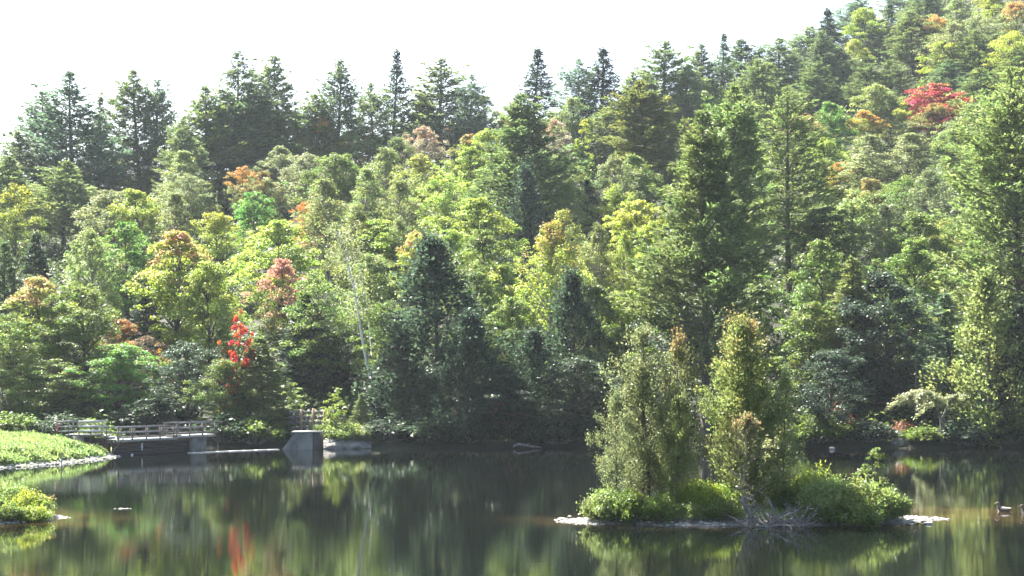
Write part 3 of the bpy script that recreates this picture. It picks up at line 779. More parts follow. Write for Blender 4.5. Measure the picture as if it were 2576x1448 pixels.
 (MS, 'T', 1222, 245, 100, 'pale', None, 'pale tree on the skyline between slim pine and ragged spruce', 13),
 (MS, 'T', 1290, 255, 90, 'pale', None, 'pale skyline tree under the ragged dark spruce', 12),
 (MS, 'B', 1270, 300, 70, 'pale', 'org', 'pale tree with a small orange top touching the central pine', 9),
 (MS, 'O', 1332, 232, 190, 'pine', None, 'large central pine with spreading boughs on the middle slope', 23),
 (MS, 'C', 1322, 425, 120, 'dark', None, 'dark shaded cedar directly under the large central pine', 15),
 (MS, 'T', 1390, 304, 110, 'whi', 'pink', 'pinkish white tree right of the large central pine', 12),
 (MS, 'T', 1430, 250, 110, 'pale', None, 'pale green tree under the bluish skyline pine', 13),
 (MS, 'Y', 1466, 304, 66, 'yg', 'yel', 'slender bright yellow tree with a bare trunk near the centre', 12),
 (MS, 'B', 1400, 395, 110, 'pale', None, 'pale tree below the pinkish white one', 11),
 (MS, 'O', 1632, 200, 190, 'olive', None, 'olive pine with a shadowed trunk right of centre', 21),
 (MS, 'P', 1545, 255, 120, 'pineL', None, 'light pine left of the olive pine', 13),
 (MS, 'T', 1536, 400, 120, 'grey', None, 'grey green tree below the light pine left of the olive pine', 13),
 (MS, 'T', 1692, 312, 110, 'pale', None, 'pale birch in front of the olive pine', 14),
 (MS, 'B', 1600, 395, 110, 'mid', None, 'green tree at the foot of the olive pine', 12),
 (MS, 'S', 1481, 450, 66, 'dark', None, 'small dark spruce among pale trees near the centre', 11),
 (MS, 'T', 1440, 458, 90, 'pale', None, 'pale tree left of the small dark spruce near the centre', 12),
 (MS, 'B', 1544, 466, 92, 'yg', None, 'yellow green tree right of the small dark spruce near the centre', 11),
 (MS, 'M', 1596, 503, 140, 'yel', None, 'brightest yellow tree left of the tall shore pines', 12),
 (MS, 'T', 872, 392, 90, 'pale', None, 'light tree below the dark red tree on the left of centre', 12),
 (MS, 'T', 922, 428, 115, 'pale', None, 'soft pale tree left of centre above the olive mass', 13),
 (MS, 'T', 968, 376, 115, 'pale', None, 'pale tree below the dark red tree left of the whitish tree', 13),
 (MS, 'T', 1055, 392, 120, 'pale', 'yel', 'yellowish tree right below the whitish tree', 13),
 (MS, 'T', 1010, 460, 120, 'olive', None, 'olive pale tree in the middle of the slope', 13),
 (MS, 'B', 1118, 436, 115, 'yg', None, 'yellow green tree above the silvery spruce', 12),
 (MS, 'S', 1130, 464, 58, 'whi', None, 'small silvery spruce near the centre', 9),
 (MS, 'B', 1182, 376, 100, 'yg', None, 'yellow tree below the rusty olive tree', 11),
 (MS, 'B', 1240, 410, 110, 'mid', None, 'green tree left below the large central pine', 11),
 (MS, 'B', 1198, 506, 150, 'yg', None, 'bright yellow green tree left of the dark shaded cedar', 12),
 (MS, 'T', 900, 520, 120, 'olive', None, 'olive tree right of the lone orange tree', 13),
 (MS, 'M', 958, 553, 150, 'yg', None, 'layered yellow green tree above the leaning birch top', 12),
 (MS, 'T', 1016, 550, 80, 'pale', None, 'narrow pale tree right of the layered one above the birch', 12),
 (MS, 'B', 1062, 585, 100, 'yg', 'pink', 'yellow tree with a coral patch above the dark spire', 11),
 (MS, 'B', 1140, 578, 120, 'yg', None, 'yellow green tree right of the dark spire', 11),
 (MS, 'M', 1215, 580, 150, 'mid', None, 'shaded green tree right of the yellow green one by the spire', 13),
 (MS, 'M', 1260, 670, 120, 'yg', None, 'layered bright tree below the shaded green tree', 10),
 (MS, 'T', 1422, 532, 110, 'pale', 'yel', 'pale yellow tree behind the reddish yellow one', 13),
 (MS, 'T', 1384, 564, 165, 'yg', 'rust', 'tall yellowish tree with reddish tips right of centre', 17),
 (MS, 'T', 1495, 570, 90, 'olive', None, 'olive green tree right of the tall reddish tipped one', 13),
 (MS, 'T', 1570, 586, 80, 'yg', None, 'yellow green tree with bare thin trunks left of the tall pines', 12),
 (MS, 'M', 1640, 560, 110, 'yg', None, 'layered yellow green tree behind the left tall pine', 11),
 (MS, 'B', 1888, 360, 80, 'yg', None, 'bright yellow green tree between the second and third tall pines', 11),
 (MS, 'B', 1930, 440, 110, 'mid', None, 'green tree between the lower trunks of the tall pines', 12),
 (MS, 'B', 2040, 430, 110, 'pale', None, 'pale tree right of the thin needled tall pine', 12),
 (MS, 'M', 2056, 522, 150, 'mid', None, 'layered green tree right of the third tall pine trunk', 12),
 (MS, 'B', 2150, 500, 130, 'pale', None, 'pale leaved tree under the rusty tree below the grey domes', 12),
 (MS, 'T', 2230, 520, 160, 'grey', None, 'grey glinting tree in the middle of the right slope', 13),
 (MS, 'B', 2310, 540, 150, 'mid', None, 'green tree left of the great right pine', 13),
 (MS, 'B', 2375, 555, 110, 'mid', 'yel', 'yellow touched tree hugging the great right pine', 12),
 # --- along the far shore, left to right; 'dark' puts their shade into the colour
 (FS, 'M', 106, 700, 170, 'yg', 'pink', 'maple with pink and orange top at the lower left', 11),
 (FS, 'B', 210, 718, 160, 'mid', None, 'grey green tree right of the orange topped maple at lower left', 11),
 (FS, 'B', 30, 790, 140, 'mid', None, 'green tree at the left edge above the grass bank', 9),
 (FS, 'B', 6, 930, 110, 'mid', None, 'small leafy tree cut by the left edge behind the grass bank', 5),
 (FS, 'M', 318, 806, 110, 'brngr', 'org', 'low tree with apricot leaves left of the pale maple trunk', 7),
 (FS, 'B', 300, 866, 150, 'grn', None, 'bright leafy tree just behind the gap in the railing', 7),
 (FS, 'B', 130, 905, 150, 'mid', None, 'shaded leafy tree behind the left railing', 6),
 (FS, 'Y', 70, 965, 80, 'pale', None, 'light green bush like sapling at the end of the left railing', 4),
 (FS, 'Y', 405, 878, 70, 'mid', 'org', 'small tree with orange sprays above the bridge deck', 6),
 (FS, 'B', 470, 860, 130, 'dark', None, 'dark leafy tree behind the bridge deck', 8),
 (FS, 'Y', 602, 782, 80, (.42, .09, .045), None, 'small scarlet maple near the dark hollow', 11),
 (FS, 'Y', 572, 862, 60, 'org', None, 'low orange sapling under the small scarlet maple', 5),
 (FS, 'H', 655, 842, 165, 'pineL', None, 'light young hemlock on the shore right of the bridge', 9),
 (FS, 'B', 562, 905, 130, 'mid', None, 'shaded broadleaf tree behind the right end of the bridge', 7),
 (FS, 'H', 610, 960, 120, 'pine', None, 'low hemlock at the water behind the weir', 5),
 (FS, 'H', 770, 730, 170, 'dark', None, 'dark hemlock in the hollow left of the leaning birch', 10),
 (FS, 'B', 870, 830, 150, 'dark', None, 'dark leafy tree immediately behind the leaning birch trunk', 6),
 (FS, 'B', 800, 690, 140, 'mid', None, 'shaded broadleaf tree above the dark hollow', 12),
 (FS, 'B', 930, 640, 150, 'pale', None, 'leafy tree behind the crown of the leaning birch', 13),
 (FS, 'B', 985, 760, 140, 'mid', None, 'green tree just right of the leaning birch trunk', 10),
 (FS, 'C', 1094, 605, 270, 'dark', None, 'tall dark cedar with a pointed spire by the far shore', 17),
 (FS, 'C', 1010, 830, 150, 'dark', None, 'dark cedar over the water right of the leaning birch', 9),
 (FS, 'C', 1175, 790, 170, 'dark', None, 'shorter dark cedar on the shore right of the tall spired cedar', 12),
 (FS, 'M', 1190, 690, 140, 'mid', None, 'glinting leafy tree right of the spired cedar', 12),
 (FS, 'M', 1290, 750, 150, 'mid', None, 'glinting shaded tree left of the slim dark cedar', 11),
 (FS, 'C', 1440, 690, 160, 'dark', None, 'slim dark cedar left of the islet trees', 14),
 (FS, 'C', 1335, 830, 160, 'dark', None, 'dark cedar over the water left of the islet', 10),
 (FS, 'M', 1250, 920, 170, 'dark', None, 'lowest dark leafy tree at the middle of the far shore', 7),
 (FS, 'B', 1450, 900, 150, 'dark', None, 'dark leafy tree at the water left behind the first islet cedar', 8),
 (FS, 'M', 1512, 722, 150, 'mid', None, 'glinting leafy tree behind the top of the left islet cedars', 11),
 (FS, 'M', 1580, 735, 130, 'yg', None, 'light leafy tree behind the left islet cedars', 10),
 (FS, 'O', 1768, 270, 230, 'pine', None, 'leftmost of the three tall shore pines, with tiered boughs', 29),
 (FS, 'O', 1842, 212, 170, 'pine', None, 'middle and darkest trunked of the three tall shore pines', 28),
 (FS, 'O', 1984, 230, 165, 'pineL', None, 'thin needled tall pine with a visible trunk, rightmost of the three', 25),
 (FS, 'B', 1700, 760, 150, 'dark', None, 'dark leafy tree under the leftmost tall shore pine', 12),
 (FS, 'H', 1830, 700, 160, 'dark', None, 'dark hemlock between the tall pines and the right islet cedars', 13),
 (FS, 'M', 1920, 690, 130, 'mid', None, 'shaded leafy tree left of the thin needled pine trunk', 11),
 (FS, 'M', 2068, 610, 140, 'mid', None, 'layered shaded tree right of the thin needled pine', 14),
 (FS, 'M', 2036, 760, 130, 'mid', None, 'glinting tree behind the right islet cedars', 10),
 (FS, 'H', 2145, 650, 175, 'olive', None, 'olive hemlock in the middle of the shaded right shore', 14),
 (FS, 'B', 2240, 690, 180, 'dark', None, 'broad shaded leafy tree right of the olive hemlock', 13),
 (FS, 'B', 2290, 610, 150, 'mid', None, 'shaded green tree above the broad shaded leafy one on the right', 13),
 (FS, 'S', 2380, 735, 130, 'blue', None, 'blue green spruce in the shade left of the great right pine', 12),
 (FS, 'H', 2330, 850, 150, 'dark', None, 'dark hemlock behind the sunlit drooping cedar', 6),
 (FS, 'B', 2090, 880, 170, 'dark', None, 'dark leafy tree at the water right of the islet cedars', 8),
 (FS, 'H', 2200, 890, 160, 'dark', None, 'dark hemlock low on the right shore above the brown shrub', 6),
 (FS, 'L', 2560, 170, 380, 'pineL', None, 'great dense pine filling the right edge', 32),
 (FS, 'C', 2490, 690, 190, 'cedarG', None, 'grey green cedar at the foot of the great right pine', 15),
 (FS, 'H', 2560, 760, 170, 'dark', None, 'dark hemlock at the right edge behind the grey green cedar', 13),
]
def pick_group(g): return g
for (g, kind, px, yt, wpx, col, tint, label, h) in TREES:
    Y, hh = solve_depth(px, yt, h)
    X = wx(px, Y)
    gz = float(ground(X, Y))
    if kind == 'Y' and hh > 9: pass
    plant(kind, (X, Y, gz - .1), hh + .1, wpx / FPX * Y, col, tint, label, g, var={1768: 0, 1842: 1, 1984: 2, 1332: 0, 1632: 1}.get(px) if kind == 'O' else None)

# ------------------------------------------------------------------ leaning white birch
def leaning_birch():
    Y = 149.0
    e = empty('birch_tree', (wx(952, Y), Y, float(ground(wx(952, Y), Y)) - .1))
    gz = float(ground(wx(952, Y), Y))
    pxs = [(952, gz), (931, None, 950), (915, None, 880), (902, None, 800), (888, None, 720), (868, None, 640), (850, None, 585)]
    pts = []
    for i, p in enumerate(pxs):
        z = -.1 if i == 0 else wz(p[2], Y) - gz + .1
        pts.append((wx(p[0], Y) - e.location.x, .1 * i, max(z, .0)))
    mb = MB(); mb.tube(pts, np.linspace(.17, .03, len(pts)), 7)
    P = np.array(pts)
    mb2 = MB(); Cs = []
    rng = np.random.default_rng(5)
    # second stem beside it
    q = P * np.array([.9, 1, .92]) + np.array([.25, .3, 0]); q[:, 0] += np.linspace(0, .9, len(q)); mb.tube(q[2:], np.linspace(.045, .015, len(q) - 2), 5)
    Cc, Dd, Nn, hh, cc = [], [], [], [], []
    for i in range(60):
        t = rng.uniform(.5, 1.0); k = t * (len(P) - 1)
        p0 = np.array([np.interp(k, range(len(P)), P[:, j]) for j in range(3)])
        th = rng.uniform(0, 6.28); L = rng.uniform(.7, 1.9) * (1.3 - .7 * t)
        tip = p0 + np.array([math.cos(th) * L, math.sin(th) * L, L * rng.uniform(.4, 1.0)])
        mb.tube([p0, (p0 + tip) / 2 + [0, 0, .1], tip], [.03, .018, .006], 3, cap=False)
        n = 34
        pos = tip + rng.normal(size=(n, 3)) * np.array([.42, .42, .38])
        Cc.append(pos); nn = np.array([0, 0, .6]) + rng.normal(size=(n, 3)) * .7; Nn.append(nn); Dd.append(np.cross(nn, rng.normal(size=(n, 3))))
        hh.append(pos[:, 2] / 15); cc.append(np.full(n, rng.random()))
    mb.build('trunk', M['bark_birch'], e, smooth=True)
    C = np.concatenate(Cc)
    V, F = rhombi(C, np.concatenate(Dd), np.concatenate(Nn), .22, .13)
    m = make_mesh('crown', V, F, M['leaf'], dict(h=np.repeat(np.concatenate(hh), 4), c=np.repeat(np.concatenate(cc), 4), v=np.repeat(rng.random(len(C)), 4)))
    c = obj('crown', m, e); c.color = (.13, .16, .06, 1)
    tag(e, 'white trunked birch leaning left over the dark hollow', 'birch', FS)
leaning_birch()

# ------------------------------------------------------------------ dead snags
def dead_tree(px, yt, Y, label, spread=.9, seed=3, base_z=None, group=FS):
    X = wx(px, Y); gz = float(ground(X, Y)) if base_z is None else base_z
    h = wz(yt, Y) - gz
    rng = np.random.default_rng(seed)
    e = empty('dead_tree', (X, Y, gz))
    mb = MB(); mb.tube([(0, 0, -.1), (.05, 0, h * .5), (-.04, .05, h)], [.09, .055, .01], 6); mb.build('trunk', M['bark_grey'], e, True)
    mb = MB()
    for i in range(34):
        z = h * rng.uniform(.3, .97); th = rng.uniform(0, 6.28); L = spread * rng.uniform(.4, 1) * (1.15 - z / h)
        a = np.array([0, 0, z]); b = a + np.array([math.cos(th) * L, math.sin(th) * L, L * rng.uniform(.2, 1.0)])
        mb.tube([a, (a + b) / 2 - [0, 0, .05], b], [.022, .014, .005], 4, cap=False)
        for k in range(3):
            p = a + (b - a) * rng.uniform(.4, 1); d = (b - a) * .4 + rng.normal(size=3) * L * .22
            mb.tube([p, p + d], [.01, .004], 3, cap=False)
    mb.build('branches', M['bark_grey'], e)
    tag(e, label, 'dead tree', group)
dead_tree(672, 782, 146, 'bare grey dead sapling right of the small scarlet maple', 1.2, 3)
dead_tree(2302, 800, 148, 'bare brownish dead spruce behind the sunlit drooping cedar', 1.6, 4)
# ------------------------------------------------------------------ shrubs of the far shore
SH = 'shrubs along the far shore'
for (kind, px, yb, wpx, hm, col, tint, label) in [
    ('W', 245, 1092, 90, 2.6, 'mid', None, 'leafy shrub in the gap between the two railings'),
    ('W', 30, 1080, 110, 1.7, 'mid', None, 'shaded shrub behind the grass bank at the left edge'),
    ('W', 150, 1080, 110, 2.0, 'dark', None, 'shrub behind the left railing'),
    ('W', 400, 1085, 150, 3.2, 'dark', None, 'dark shrub seen through the bridge railing'),
    ('W', 560, 1120, 110, 2.6, 'dark', None, 'dark shrub behind the bridge pier end'),
    ('W', 640, 1122, 120, 2.4, 'mid', None, 'low shrub at the water behind the weir crest'),
    ('W', 705, 1090, 80, 2.2, 'dark', None, 'dark shrub left of the stone wall'),
    ('W', 985, 1124, 110, 2.3, 'dark', None, 'low dark shrub at the water right of the boulder'),
    ('W', 1075, 1126, 130, 2.6, 'dark', None, 'dark shrub overhanging the water below the spired cedar'),
    ('W', 1180, 1126, 130, 2.2, 'dark', None, 'dark shrub left of the drift log'),
    ('W', 1400, 1126, 150, 2.6, 'dark', None, 'dark shrub right of the drift log'),
    ('W', 2060, 1126, 130, 2.6, 'mid', None, 'green shrub at the far waterline right of the islet cedars'),
    ('W', 2105, 1110, 70, 3.2, 'brn', None, 'rusty brown shrub on the right far shore'),
    ('W', 2180, 1126, 120, 2.0, 'dark', None, 'low dark shrub left of the grey shore rock'),
    ('W', 2420, 1128, 130, 2.6, 'dark', None, 'dark shrub under the grey green cedar'),
    ('W', 2325, 1126, 110, 1.5, 'mid', None, 'low green shrub at the water under the drooping cedar'),
    ('W', 2530, 1128, 120, 2.8, 'mid', None, 'green shrub at the right end of the far waterline'),
    ('W', 2270, 1100, 60, 1.8, 'brn', None, 'small reddish leaved shrub under the sunlit drooping cedar'),
    ('W', 1275, 1050, 70, 4.0, 'brn', None, 'faint dark red shrub in the shade at mid shore')]:
    X0 = 139.5
    Y = 140.2 if yb > 1115 else (142.5 if yb > 1095 else 146.0)
    X = wx(px, Y); gz = float(ground(X, Y))
    if px < 240: Y = 133.5; X = wx(px, Y); gz = float(left_bank(X, Y))
    if px == 245: Y = 131.0; X = wx(px, Y); gz = .1
    plant(kind, (X, Y, gz - .05), hm, wpx / FPX * Y, col, tint, label, SH)

# ------------------------------------------------------------------ islet plants
IY = 74.0
IC = 'cedars on the islet'
PROTO['I'] = [cedar('islet_cedar', 201, 8.6, 2.3, n=17500, leaf=.125, stems=3, spread=.9, clumps=220, wide=.30, base=.16, sharp=.75, ragged=.6),
              cedar('islet_cedar', 202, 8.6, 1.7, n=9000, leaf=.125, clumps=120, wide=.34, base=.16, sharp=.8, ragged=.6),
              cedar('islet_cedar', 203, 8.6, 2.1, n=19500, leaf=.125, stems=2, spread=.6, clumps=235, wide=.38, base=.08, sharp=.75, ragged=.45),
              cedar('islet_cedar', 204, 4.6, 1.5, n=6500, leaf=.115, clumps=120, wide=.42, base=.26, bark='driftwood', bare=.3, ragged=.5)]
NAME['I'] = 'cedar_tree'; CAT['I'] = 'cedar'
for (px, yt, Y, wpx, var, col, tint, label) in [
    (1618, 812, 74.4, 275, 0, 'cedar', None, 'broad brownish green cedar on the left of the islet'),
    (1690, 842, 74.0, 150, 1, 'cedar', 'brn', 'slim cedar with brown tips leaning against the broad left islet cedar'),
    (1548, 985, 73.6, 130, 1, 'cedar', None, 'shorter cedar at the left edge of the islet trees'),
    (1706, 985, 73.2, 115, 1, 'cedarG', None, 'low cedar filling the right side of the left islet clump'),
    (1922, 798, 75.2, 275, 2, 'cedarG', 'brn', 'tall green cedar with brown tips on the right of the islet'),
    (1855, 820, 75.0, 190, 1, 'cedarG', None, 'slimmer green cedar left of the tall brown tipped islet cedar'),
    (1972, 925, 74.6, 120, 1, 'grey', None, 'greyish cedar on the right flank of the tall brown tipped islet cedar'),
    (1880, 1046, 72.2, 210, 3, 'cedar', 'brn', 'small brownish cedar with a bare grey base at the front of the islet')]:
    X = wx(px, Y); gz = float(islet(X, Y))
    plant('I', (X, Y, gz - .05), wz(yt, Y) - gz, wpx / FPX * Y, col, tint, label, IC, var=var)

IS = 'shrubs on the islet'
for (px, yt, Y, wpx, var, col, label) in [
    (1530, 1216, 72.6, 130, 0, 'pale', 'rounded pale shrub at the left end of the islet'),
    (1500, 1250, 72.8, 70, 1, 'pale', 'low pale shrub on the left tip of the islet'),
    (1590, 1226, 71.9, 110, 1, 'mid', 'darker shrub under the broad left islet cedar'),
    (1665, 1236, 72.0, 100, 1, 'mid', 'dark shrub at the foot of the slim brownish cedar'),
    (1745, 1196, 74.2, 140, 0, 'yg', 'bright yellow green shrub between the two islet cedar clumps'),
    (1735, 1262, 71.9, 70, 2, 'pale', 'thin pale shrub at the water in the islet middle'),
    (1815, 1208, 74.2, 120, 1, 'yg', 'yellow green shrub left of the small brownish cedar'),
    (1822, 1250, 72.2, 110, 1, 'mid', 'dark low shrub left of the dead branches'),
    (1985, 1210, 74.6, 100, 1, 'mid', 'shaded shrub right of the small brownish cedar'),
    (2045, 1166, 74.6, 140, 0, 'yg', 'bright shrub with a leafy tip at the left of the big shrub mass'),
    (2090, 1190, 72.6, 160, 0, 'pale', 'large rounded shrub in the middle of the right islet'),
    (2165, 1192, 72.8, 160, 0, 'pale', 'large grey green shrub right of centre on the right islet'),
    (2232, 1218, 73.0, 110, 1, 'pale', 'shrub at the right end of the islet mass'),
    (2062, 1255, 71.9, 90, 1, 'mid', 'low green shrub behind the dead branches'),
    (2150, 1252, 71.4, 140, 1, 'mid', 'low green shrub at the front of the right islet')]:
    X = wx(px, Y); gz = float(islet(X, Y))
    plant('K', (X, Y, gz - .03), wz(yt, Y) - gz, wpx / FPX * Y, col, None, label, IS, var=var)
X = wx(2192, 74.5)
plant('Y', (X, 74.5, float(islet(X, 74.5)) - .03), wz(1138, 74.5), 95 / FPX * 74.5, 'mid', None, 'loose leaved sapling rising above the right islet shrubs', IS, var=1)

def twig_bush(name, px, Y, base, n, L, label, mat, seed, cat, upness=(.1, 1.0), group=None, thick=.02):
    rng = np.random.default_rng(seed)
    X = wx(px, Y); e = empty(name, (X, Y, base))
    k = 0
    for i in range(n):
        mb = MB()
        th = rng.uniform(0, 6.28); l = L * rng.uniform(.5, 1)
        st = np.array([rng.uniform(-.35, .35) * L, rng.uniform(-.2, .2), -.05])
        d = np.array([math.cos(th), math.sin(th) * .6, rng.uniform(*upness)]); d /= np.linalg.norm(d)
        pts = [st]; dd = d.copy()
        for s in range(4):
            dd = nrm(dd + rng.normal(size=3) * .28); pts.append(pts[-1] + dd * l / 4)
        mb.tube(pts, np.linspace(thick, thick * .25, 5), 5)
        for q in range(4):
            p = pts[rng.integers(1, 5)]; v = nrm(dd + rng.normal(size=3) * .8) * l * rng.uniform(.15, .4)
            mb.tube([p, p + v * .5 + rng.normal(size=3) * .03, p + v], [thick * .5, thick * .35, thick * .15], 4)
        mb.build('branch', mat, e)
    tag(e, label, cat, group)
twig_bush('dead_branches', 1915, 70.9, .05, 24, 1.9, 'tangle of bleached dead branches at the front of the islet', M['driftwood'], 21, 'branches', (.2, 1.4), thick=.05)
twig_bush('dead_branches', 2000, 70.9, .04, 18, 1.7, 'right hand tangle of bleached sticks reaching into the water off the islet', M['driftwood'], 22, 'branches', (.05, 1.0), thick=.046)
twig_bush('dead_branches', 2228, 74.4, .2, 9, 1.5, 'bare grey twigs beside the loose leaved islet sapling', M['driftwood'], 23, 'branches', (.8, 2.0), thick=.02)

# ------------------------------------------------------------------ near spit plants
NS = 'plants on the near spit'
for (px, yt, Y, wpx, var, col, tint, label) in [
    (28, 1208, 75.4, 110, 0, 'pale', None, 'pale leafy bush at the left edge on the near spit'),
    (72, 1228, 74.6, 100, 1, 'yg', 'yel', 'yellow green bush in the middle of the near spit'),
    (112, 1242, 75.2, 70, 2, 'pale', 'rust', 'rusty tinged bush at the right end of the near spit'),
    (20, 1262, 72.8, 90, 1, 'mid', None, 'dark low bush at the front left of the near spit'),
    (84, 1266, 73.4, 90, 1, 'yg', None, 'low bright bush at the front of the near spit')]:
    X = wx(px, Y); gz = float(near_spit(X, Y))
    plant('K', (X, Y, gz - .03), wz(yt, Y) - gz, wpx / FPX * Y, col, tint, label, NS, var=var)

# ------------------------------------------------------------------ stones
def stone_mesh(name, seed, mat, sub=2, amp=.22, flat=.7):
    import bmesh
    rng = np.random.default_rng(seed)
    bm = bmesh.new(); bmesh.ops.create_icosphere(bm, subdivisions=sub, radius=1)
    ks = rng.normal(size=(6, 3)) * 1.6; ph = rng.uniform(0, 6.28, 6)
    for v in bm.verts:
        p = np.array(v.co); r = 1 + amp * float(np.mean(np.sin(ks @ p * 1.5 + ph)) * 2)
        pl = np.max([abs(p @ nrm(k)) for k in ks]); r *= (1.0 if pl < .86 else .86 / pl + .0)
        v.co = Vector((p[0] * r, p[1] * r, p[2] * r * flat))
    m = bpy.data.meshes.new(name); bm.to_mesh(m); bm.free(); m.materials.append(mat)
    return m
ST = [stone_mesh('stone', s, M['stone_pale'], 1) for s in (1, 2, 3)]
STD = [stone_mesh('stone', s, M['stone_dark'], 2) for s in (4, 5)]

def pebbles(name, pts, smin, smax, mat, label, seed):
    rng = np.random.default_rng(seed)
    base = []
    for m in ST:
        V = np.array([v.co for v in m.vertices]); F = np.array([p.vertices[:] for p in m.polygons]); base.append((V, F))
    mb = MB()
    for p in pts:
        V, F = base[rng.integers(3)]
        s = rng.uniform(smin, smax) * np.array([rng.uniform(.8, 1.5), rng.uniform(.7, 1.2), rng.uniform(.5, .8)])
        a = rng.uniform(0, 6.28); ca, sa = math.cos(a), math.sin(a)
        W = V * s; W = np.c_[W[:, 0] * ca - W[:, 1] * sa, W[:, 0] * sa + W[:, 1] * ca, W[:, 2]] + p
        mb.add(W, None, F)
    o = mb.build(name, mat)
    tag(o, label, kind='stuff')
    return o
rng = np.random.default_rng(77)
pts = []
while len(pts) < 650:
    X, Y = rng.uniform(2.0, 20.2), rng.uniform(70.8, 77)
    z = float(islet(X, Y))
    if -.03 < z < .17 and (vnoise(X, Y, .55) > -.1 or X < 4.2 or X > 17) and not (11.5 < X < 14.2 and Y < 73): pts.append((X, Y, z))
pebbles('islet_pebbles', pts, .04, .11, M['stone_pale'], 'pale pebbles round the waterline of the islet', 1)
pts = []
while len(pts) < 700:
    Y = rng.uniform(104, 127); X = np.interp(Y, LBY, LBX) + rng.uniform(-1.5, .8)
    z = float(left_bank(X, Y))
    if -.05 < z < .22 and X > -44: pts.append((X, Y, z))
pebbles('bank_pebbles', pts, .06, .17, M['stone_pale'], 'pale pebbles along the foot of the grass bank', 2)
pts = []
while len(pts) < 420:
    X, Y = rng.uniform(-26, -20.3), rng.uniform(70.4, 78)
    z = float(near_spit(X, Y))
    if -.03 < z < .16: pts.append((X, Y, z))
pebbles('spit_pebbles', pts, .04, .11, M['stone_pale'], 'pale pebbles round the tip of the near spit', 3)

def single_stone(px, py, z, s, m, label, group=None, rz=0, name='stone'):
    Y = yw(py, z); o = obj(name, m, None, (wx(px, Y), Y, z), rz); o.scale = s
    tag(o, label, 'stone', group)
    return o
single_stone(1412, 1305, .0, (.28, .16, .12), ST[0], 'flat pale stone in the water off the left tip of the islet')
single_stone(1432, 1300, .02, (.13, .1, .12), ST[1], 'little pale stone nearest the left tip of the islet')
single_stone(2352, 1302, .02, (.12, .1, .12), ST[1], 'small pale stone off the right tip of the islet')
single_stone(2334, 1316, .03, (.24, .15, .14), ST[2], 'pale stone with a dark hollow below the right tip of the islet')
single_stone(2322, 1311, .02, (.14, .1, .1), STD[0], 'small dark stone beside the pale stone at the right islet tip')
single_stone(2262, 1120, .2, (.95, .6, 1.05), STD[1], 'grey shore rock under the sunlit drooping cedar')
single_stone(2092, 1128, .08, (.28, .2, .26), ST[2], 'small pale stone on the right far waterline')
single_stone(1336, 1119, .12, (.14, .12, .14), ST[0], 'small pale stone behind the drift log')

# boulder right of the concrete abutment
bmesh_ = stone_mesh('boulder', 9, M['stone'], 3, .16, .55)
o = obj('boulder', bmesh_, None, (wx(872, 138.6), 138.9, .05), .3); o.scale = (2.4, 1.3, 1.5)
tag(o, 'large grey boulder at the water right of the concrete abutment', 'boulder')
for (px, yt, Y, wpx, kind, var, col, hm, label) in [
    (838, 985, 140.6, 66, 'Y', 0, 'yg', None, 'bright yellow green sapling above the boulder'),
    (870, 1058, 139.8, 110, 'K', 0, 'pale', None, 'pale shrub growing on top of the boulder'),
    (925, 1068, 139.9, 80, 'K', 1, 'grey', None, 'greyish shrub on the right side of the boulder'),
    (808, 1066, 140.4, 60, 'K', 2, 'mid', None, 'small shrub between the abutment and the boulder'),
    (905, 990, 143.5, 60, 'H', 0, 'pine', None, 'small young conifer behind the boulder')]:
    X = wx(px, Y); gz = .55 if kind == 'K' else float(ground(X, Y))
    plant(kind, (X, Y, gz), wz(yt, Y) - gz, wpx / FPX * Y, col, None, label, SH, var=var)

# drift log on the far shore
Y = yw(1125, .1)
e = empty('drift_log', (wx(1312, Y), Y, .1))
mb = MB(); mb.tube([(-.7, 0, .10), (-.3, .02, .28), (.1, 0, .22), (.9, .05, .08), (1.7, .02, .02)], [.09, .12, .11, .09, .05], 7); mb.build('trunk', M['driftwood'], e, True)
mb = MB(); mb.tube([(-.3, 0, .25), (-.75, -.1, .02)], [.06, .03], 5); mb.build('branch', M['driftwood'], e)
mb = MB(); mb.tube([(.3, 0, .2), (.75, .2, .42)], [.05, .02], 5); mb.build('branch', M['driftwood'], e)
tag(e, 'weathered drift log at the far waterline left of the islet', 'log')

